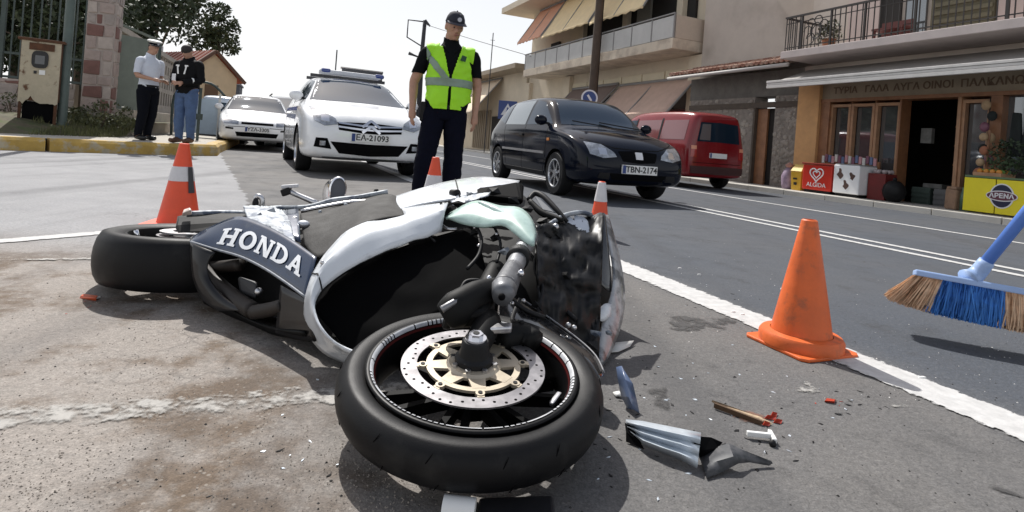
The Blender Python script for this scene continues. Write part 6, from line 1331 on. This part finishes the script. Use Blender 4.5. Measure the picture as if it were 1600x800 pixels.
for k,ch in enumerate('HONDA'):
    x0 = s0_+k*(cw+gap); y_top = .35-.028*k; y_bot = .82-.034*k
    for poly in LETS[ch]:
        pts = []
        for i in range(len(poly)):
            (xa,ya),(xb,yb) = poly[i], poly[(i+1)%len(poly)]
            for q in range(3): t = q/3; pts.append((xa+(xb-xa)*t, ya+(yb-ya)*t))
        vs_ = [on_patch(crow, x0+cw*x+.018*(y-.5), y_bot+(y_top-y_bot)*y, .0035) for x,y in pts]; mb.add(vs_, [tuple(range(len(vs_)))])
bp('maker_lettering', mb, mat('letter_white',(.80,.82,.84),.35), cowl, False)
bp('cowl_edge', MB().tube([on_patch(crow, s, .985, .001) for s in [i/24 for i in range(25)]],.004,6), mat('edge_scuff',(.20,.22,.25),.5,var=.4,vs=40), cowl)
# belly interior: exhaust collectors in shadow
PIPE = mat('burnt_pipe', (.022,.017,.014), .55, .2, var=.4, vs=14)
bp('exhaust_pipe', MB().tube([P(310,398,2.03),P(318,420,1.98),P(342,446,1.93),P(372,470,1.85),P(396,486,1.78)],.027,12,4), PIPE); bp('exhaust_pipe', MB().tube([P(330,418,2.0),P(352,416,1.97),P(376,414,1.94)],.022,10,4), PIPE); bp('exhaust_pipe', MB().tube([P(396,488,1.76),P(420,484,1.73),P(444,478,1.70)],.022,12,4), PIPE)
bp('engine_cover', MB().hexa([P(370,430,1.92),P(404,440,1.88),P(404,470,1.86),P(374,462,1.90),P(374,432,1.89),P(400,442,1.85),P(400,466,1.83),P(378,458,1.87)]), mat('engine_grey',(.05,.05,.053),.55,.3), None, False, bevel=.012); bp('drain_bolt', MB().ball(P(404,456,1.84),.014,n=10), STEEL)
panel('belly_pan', [(304,428,1.96),(330,462,1.90),(372,492,1.82),(420,512,1.72),(474,520,1.58)], [(318,474,1.98),(345,488,1.93),(390,508,1.86),(430,524,1.76),(484,534,1.62)], BDARK, 24, 6, .01, .006)
panel('lower_cowl_shell', [(297,379,1.935),(298,408,1.905),(302,438,1.885),(316,468,1.865),(340,486,1.84)], [(336,394,1.90),(324,414,1.885),(330,438,1.875),(352,464,1.84),(386,486,1.78)], mat('cowl_shell_dark',(.008,.0075,.008),.35,var=.3,vs=12,coat=.3,spec=.3), 22, 8, .012, .005)
panel('lower_cowl_shell', [(438,446,1.70),(456,456,1.66),(480,468,1.60)], [(430,520,1.70),(458,528,1.64),(492,534,1.56)], MATS['cowl_shell_dark'], 12, 8, .012, .005)
# ---- white side fairing sweeping round the black opening
O_ = [(552,574,1.56),(505,552,1.585),(481,520,1.60),(474,484,1.60),(483,440,1.62),(503,402,1.68),(538,364,1.76),(570,347,1.82),(612,342,1.87),(655,326,1.93),(700,316,1.97)]
I_ = [(566,556,1.45),(524,538,1.47),(499,511,1.49),(491,482,1.53),(504,452,1.58),(540,424,1.63),(580,402,1.68),(620,385,1.73),(655,373,1.78),(676,367,1.81),(690,362,1.85)]
frow = patch(O_, I_, 44, 9, 0)
for j in range(9):
    for i in range(44):
        t = j/8; k = min(t/.55, (1-t)/.45); q_ = frow[j][i]; frow[j][i] = q_ + ((Vector((0,0,CAM_H))-q_).normalized()*.5 + Vector((0,0,.85)))*.030*k*min(1,i/14) + Vector((0,0,.004*noise.noise((i*.35,j*.5,2))))
fmb = MB(); fmb.grid(frow, flip=False); fair = bp('side_fairing', fmb, BWH, None, 32, solid=-.006)
bp('fairing_screw', MB().ball(on_patch(frow,.43,.35,.002),.007,n=10), STEEL, fair); panel('fairing_notch', [(688,316,1.96),(712,322,1.98),(726,318,2.0)], [(684,336,1.92),(700,338,1.93),(716,333,1.95)], BLKM, 10, 4, .0, .004, fair, jag=.5)
bp('fairing_seam', MB().tube([on_patch(frow, .385, t, .0015) for t in (0,.25,.5,.75,1)],.0022,6), BLK, fair)
# black radiator side / inner panel
panel('inner_fairing', [(492,484,1.57),(506,455,1.63),(545,424,1.69),(600,396,1.76),(650,378,1.82),(692,366,1.88),(742,352,1.95)], [(536,540,1.52),(560,548,1.50),(600,528,1.52),(640,510,1.55),(680,494,1.58),(720,470,1.62),(762,430,1.72)], mat('void_black',(.002,.002,.0023),.8,spec=.04), 36, 16, .0, .006, crumple=.006)
bp('hose', MB().tube([P(690,352,1.9),P(700,358,1.88),P(714,358,1.88)],.006,6,3), STEEL); 
# ---- seat, tank, tail
seat, srow = panel('seat', [(468,333,2.24),(512,326,2.28),(560,313,2.34),(606,303,2.38),(628,312,2.36)], [(476,384,1.93),(500,402,1.76),(534,370,1.85),(570,348,1.92),(634,336,2.06)], SEATM, 40, 16, .02, .006, crumple=.014)
tank, trow = panel('fuel_tank', [(612,308,2.38),(650,296,2.42),(700,283,2.46),(755,276,2.48),(812,282,2.48)], [(624,328,2.14),(662,318,2.12),(706,311,2.14),(755,300,2.2),(802,296,2.28)], BWH, 40, 12, .025, .006, crumple=.010)
bp('tank_seam', MB().tube([on_patch(trow, .50, t, .001) for t in (0,.25,.5,.75,1)],.003,6), BLK, tank); bp('filler_clip', MB().tube([on_patch(trow,.44,.72,.004),on_patch(trow,.49,.86,.006)],[.012,.015],8), BLK, tank)
panel('tank_lower', [(628,326,2.13),(665,320,2.10),(700,316,2.08)], [(634,342,1.98),(665,336,1.95),(696,330,1.94)], BWH, 10, 5, .006, .004, smooth=True)
bp('airbox_cover', MB().hexa([P(744,302,2.16),P(818,312,2.10),P(816,322,2.14),P(748,316,2.18),P(742,296,2.22),P(812,284,2.24),P(822,290,2.3),P(752,288,2.34)]), BLKM, None, False, bevel=.015)
panel('torn_flap', [(704,314,2.02),(728,306,2.05),(766,300,2.06)], [(708,322,1.98),(735,314,2.0),(764,305,2.03)], BGREY, 28, 8, .0, .003, jag=.5, crumple=.02)
# frosted screen fragment
panel('windscreen_fragment', [(694,338,1.94),(722,321,1.95),(748,313,1.95),(782,321,1.91),(812,324,1.88),(831,341,1.82),(839,366,1.75)], [(700,343,1.90),(725,351,1.85),(755,355,1.80),(784,352,1.78),(801,363,1.74),(818,377,1.70),(832,386,1.68)], mat('frosted_green',(.42,.56,.51),.3,coat=.3,var=.12,vs=14,col2=(.24,.36,.32),mixs=9,mixt=(.5,.7)), 26, 9, .03, .008)
bp('screen_fold', MB().tube([P(748,315,1.93),P(775,328,1.87),P(796,340,1.82)],[.004,.012,.006],8,4), mat('frosted_pale',(.55,.68,.64),.3,coat=.4))
# tail end: scraped frame, pegs, muffler
panel('scraped_frame', [(380,322,2.24),(402,321,2.25),(428,324,2.22),(450,330,2.2)], [(386,340,2.05),(410,350,1.98),(436,364,1.93),(462,380,1.87)], BGREY, 34, 14, .01, .004, jag=.6, crumple=.022)
panel('blue_side_cover', [(428,334,2.16),(448,328,2.2),(466,326,2.22)], [(442,368,1.96),(456,374,1.93),(470,378,1.92)], NAVYB, 10, 6, .012, .004)
bp('subframe_rail', MB().tube([P(380,334,2.28),P(430,326,2.3),P(480,324,2.3),P(520,314,2.34),P(560,308,2.37),P(606,300,2.4)],[.012,.013,.011,.014,.010,.012],8,4), BGREY); bp('subframe_rail', MB().tube([P(470,330,2.25),P(510,322,2.29),P(545,316,2.32),P(575,314,2.34)],.008,8,4), STEEL)
bp('foot_peg', MB().tube([P(496,318,2.36),P(470,307,2.36),P(452,299,2.36)],[.013,.011,.012],10,3), STEEL); bp('peg_rubber', MB().bar(P(441,302,2.36),P(455,297,2.36),.035,.03), BLK, None, False, bevel=.006); bp('peg_cap', MB().bar(P(440,292,2.36),P(466,290,2.36),.02,.015), mat('peg_pale',(.6,.6,.62),.4), None, False, bevel=.004)
bp('brake_pedal', MB().tube([P(394,334,2.3),P(398,318,2.3),P(402,306,2.3),P(410,312,2.3),P(408,328,2.3)],.011,8,3), STEEL); bp('pedal_block', MB().ball(P(399,320,2.29),.014,.012,.03,10), BLK)
mc = P(528,297,2.55); MX = wheel_frame(mc, (.35,-.80,.15)); mf = bp('muffler', MB().lathe([(.046,.012),(.052,.008),(.056,-.02),(.060,-.25),(.05,-.30)],28,MX @ Matrix.Diagonal((.72,1.15,1,1))), CHROME); bp('muffler_bore', MB().disc(.047,.004,28,MX @ Matrix.Diagonal((.72,1.15,1,1))), mat('bore_grey',(.10,.105,.12),.5), mf, False)
bp('lever_knob', MB().ball(P(588,299,2.4),.012,n=8), BLK); bp('oil_cap', MB().ball(P(474,350,2.08),.025,.02,.014,10), mat('pale_alloy',(.6,.62,.66),.4,.6))
# ---- headstock end: handlebar, lever, fender, nose
ALU = mat('bar_alloy', (.34,.345,.36), .38, .6, var=.3, vs=25)
bp('handlebar', MB().tube([P(828,368,1.80),P(818,388,1.72),P(806,412,1.60),P(797,432,1.50)],[.028,.027,.026,.026],16,4), ALU); bp('bar_clamp', MB().tube([P(812,398,1.665),P(808,406,1.625)],.034,16), BLK); bp('bar_grip', MB().tube([P(802,420,1.56),P(794,438,1.47),P(787,452,1.40)],[.027,.031,.033],18,3), mat('grip_scuffed',(.11,.112,.12),.5,.2,var=.4,vs=35)); bp('bar_end', MB().tube([P(787,452,1.40),P(785,464,1.36)],[.034,.024],18), mat('bar_end_grey',(.16,.165,.175),.4,.4,var=.3,vs=35)); bp('bar_end_bore', MB().ball(P(784,464,1.345),.009,n=10), BLKM)
bp('switch_bolt', MB().ball(P(764,435,1.45),.008,n=8), CHROME); bp('switch_bolt', MB().ball(P(814,427,1.47),.010,n=8), CHROME)
bp('master_cylinder', MB().tube([P(776,448,1.44),P(746,462,1.38),P(712,484,1.33),P(694,496,1.32)],[.018,.030,.036,.026],12,4,flat=1.3), BDARK); bp('brake_lever', MB().tube([P(772,446,1.42),P(740,456,1.35),P(706,474,1.30),P(690,484,1.29)],[.007,.008,.008,.009],8,4), mat('lever_metal',(.22,.22,.23),.4,.7,var=.3,vs=30)); bp('brake_lever', MB().tube([P(760,452,1.40),P(730,464,1.34),P(705,480,1.30)],.006,8,4), MATS['lever_metal']); bp('cable_loop', MB().tube([P(720,452,1.42),P(728,440,1.44),P(746,438,1.45),P(762,444,1.46)],.005,6,5), BLK)
bp('reservoir', MB().hexa([P(688,520,1.33),P(770,512,1.36),P(776,470,1.42),P(690,492,1.38),P(694,498,1.30),P(760,486,1.33),P(770,462,1.40),P(700,482,1.36)]), BDARK, None, False, bevel=.018)
panel('front_mudguard', [(780,444,1.68),(818,470,1.66),(862,500,1.62),(905,532,1.56),(930,556,1.50),(945,586,1.44)], [(772,500,1.50),(806,508,1.50),(846,522,1.49),(884,545,1.46),(912,570,1.43),(932,596,1.40)], GLOSSB, 26, 8, .015, .004)
bp('mudguard_edge', MB().tube([P(820,470,1.655),P(862,499,1.615),P(905,531,1.555),P(931,556,1.495),P(944,582,1.44)],.0025,6,4), mat('edge_light',(.25,.25,.26),.4))
nose, nrow = panel('nose_fairing_base' if False else 'nose_fairing', [(838,352,1.92),(866,346,2.02),(905,340,2.10),(944,332,2.15)], [(842,500,1.58),(872,524,1.62),(905,540,1.66),(936,560,1.70)], mat('nose_black',(.004,.004,.0044),.42,var=.3,vs=8,spec=.25), 38, 28, .065, .006, crumple=.045)
panel('broken_paint', [(872,362,2.02),(882,344,2.05),(900,338,2.08),(918,342,2.09)], [(878,365,2.0),(893,366,2.0),(912,386,1.99),(922,362,2.05)], mat('pale_blue_paint2',(.52,.56,.63),.35,coat=.4), 14, 5, .004, .003, jag=.6)
bp('bracket_loop', MB().tube([P(858,352,1.98),P(866,346,2.0),P(884,336,2.06),P(908,332,2.1),P(924,336,2.12)],.009,8,4), BGREY); bp('bracket_tip', MB().ball(P(868,355,1.97),.014,n=8), STEEL)
panel('headlight_cover', [(924,340,2.12),(936,332,2.14),(946,334,2.14)], [(936,440,1.90),(950,454,1.90),(958,456,1.92)], mat('smoked_cover',(.03,.031,.033),.18,coat=.8), 8, 14, .012, .004)
def vert(name, left, right, m, nu=26, nv=6, bulge=0, thick=.005): return panel(name, left, right, m, nu, nv, bulge, thick)
vert('nose_rim', [(942,334,2.14),(950,372,2.06),(958,420,1.97),(956,456,1.90),(944,492,1.84),(938,524,1.77),(932,562,1.70)], [(951,336,2.17),(963,378,2.10),(973,424,2.02),(977,470,1.95),(970,512,1.86),(957,546,1.78),(944,572,1.70)], mat('nose_silver',(.40,.41,.42),.35,.3,coat=.4,var=.25,vs=20,col2=(.11,.115,.12),mixs=13,mixt=(.48,.6)), 28, 6, .010)
panel('nose_white_patch', [(934,484,1.83),(946,474,1.85),(957,476,1.87)], [(932,500,1.80),(944,502,1.81),(954,494,1.84)], BWH, 8, 5, .006, .003)
bp('fairing_stay', MB().tube([P(826,312,2.12),P(836,302,2.15),P(850,308,2.12),P(870,328,2.06),P(886,346,2.02)],[.009,.011,.012,.010,.007],8,4), BLK); bp('fairing_stay', MB().tube([P(828,314,2.1),P(846,332,2.05),P(866,340,2.02),P(880,344,2.0)],[.010,.014,.012,.008],8,4), BDARK); bp('stay_gusset', MB().add([P(836,308,2.13),P(852,312,2.11),P(872,334,2.05),P(848,328,2.07)],[(0,1,2,3)]), mat('gusset_grey',(.16,.17,.185),.5), None, False, solid=.004)
[bp('fairing_clip', MB().ball(P(*q_),.009,.006,.008,8), STEEL) for q_ in ((857,388,1.88),(866,459,1.70),(888,508,1.58),(897,512,1.6))]; bp('wiring_loom', MB().tube([P(830,396,1.8),P(850,430,1.74),P(870,470,1.70),P(900,500,1.66)],.008,6,4), BLK)

# torn shards, cables and bolts round the smashed steering head
random.seed(21)
def shard(name, px, py, d, size, m):
    c = P(px,py,d); pts = []; n = random.randint(4,6); a0 = random.uniform(0,6)
    ux = Vector((1,0,.0)); uy = Vector((0,.45,.9)); 
    for k in range(n):
        a = a0+2*math.pi*k/n; r_ = size*random.uniform(.45,1.25); pts.append(c+ux*math.cos(a)*r_+uy*math.sin(a)*r_*.7+Vector((0,random.uniform(-.4,.4)*size,0)))
    mb = MB(); mb.add(pts+[c+Vector((0,-.3*size,.1*size))], [(k,(k+1)%n,n) for k in range(n)]); return bp(name, mb, m, None, False, solid=.003)
for px,py,d,s_,m in ((700,326,1.93,.022,BLKM),(716,318,1.96,.026,BLKM),(730,314,1.98,.02,BGREY),(742,322,1.97,.02,BLK),(690,332,1.9,.018,BLKM),(664,330,1.95,.014,BGREY),(752,306,2.08,.03,BLKM),(770,300,2.1,.028,BLK),(735,302,2.1,.016,BGREY),(800,312,2.02,.03,BLK),(824,326,1.98,.024,BLK),(846,346,1.96,.03,BDARK),(868,366,1.96,.026,BLK),(850,372,1.9,.03,BDARK),
    (905,360,2.03,.016,BGREY),(934,346,2.1,.018,BLK),(930,520,1.70,.02,BGREY),(925,540,1.66,.022,BLK),(950,520,1.76,.016,BGREY),(884,430,1.78,.02,BDARK),(862,448,1.72,.02,BDARK),(840,476,1.6,.02,BDARK),(744,364,1.86,.02,BDARK),(772,372,1.82,.024,BDARK),(790,392,1.74,.02,BGREY),(424,330,2.16,.020,BGREY),(446,350,2.05,.016,BWH),(404,338,2.08,.018,BGREY),(460,340,2.12,.014,STEEL),(500,330,2.24,.014,BGREY),(540,318,2.3,.012,BGREY),(612,322,2.28,.014,BWH),(630,330,2.18,.014,BWH)):
    shard('torn_shard', px, py, d, s_, m)
for pts,r_ in (([(742,350,1.86),(752,372,1.8),(748,398,1.74),(730,420,1.68)],.006),([(770,350,1.86),(782,380,1.78),(776,410,1.7)],.005),([(840,380,1.85),(836,420,1.72),(848,450,1.66),(842,480,1.6)],.006),([(870,350,1.99),(876,390,1.93),(868,420,1.84)],.005),([(800,470,1.5),(824,486,1.5),(850,496,1.52)],.007),([(690,350,1.92),(668,362,1.84),(680,378,1.8)],.004)): bp('cable', MB().tube([P(*q) for q in pts],r_,6,5), BLK)
for px,py,d in ((742,356,1.85),(776,366,1.8),(790,352,1.84),(748,384,1.78),(800,474,1.46),(818,470,1.5),(906,470,1.77),(884,516,1.62)): bp('bolt_head', MB().ball(P(px,py,d),.0065,n=8), STEEL)
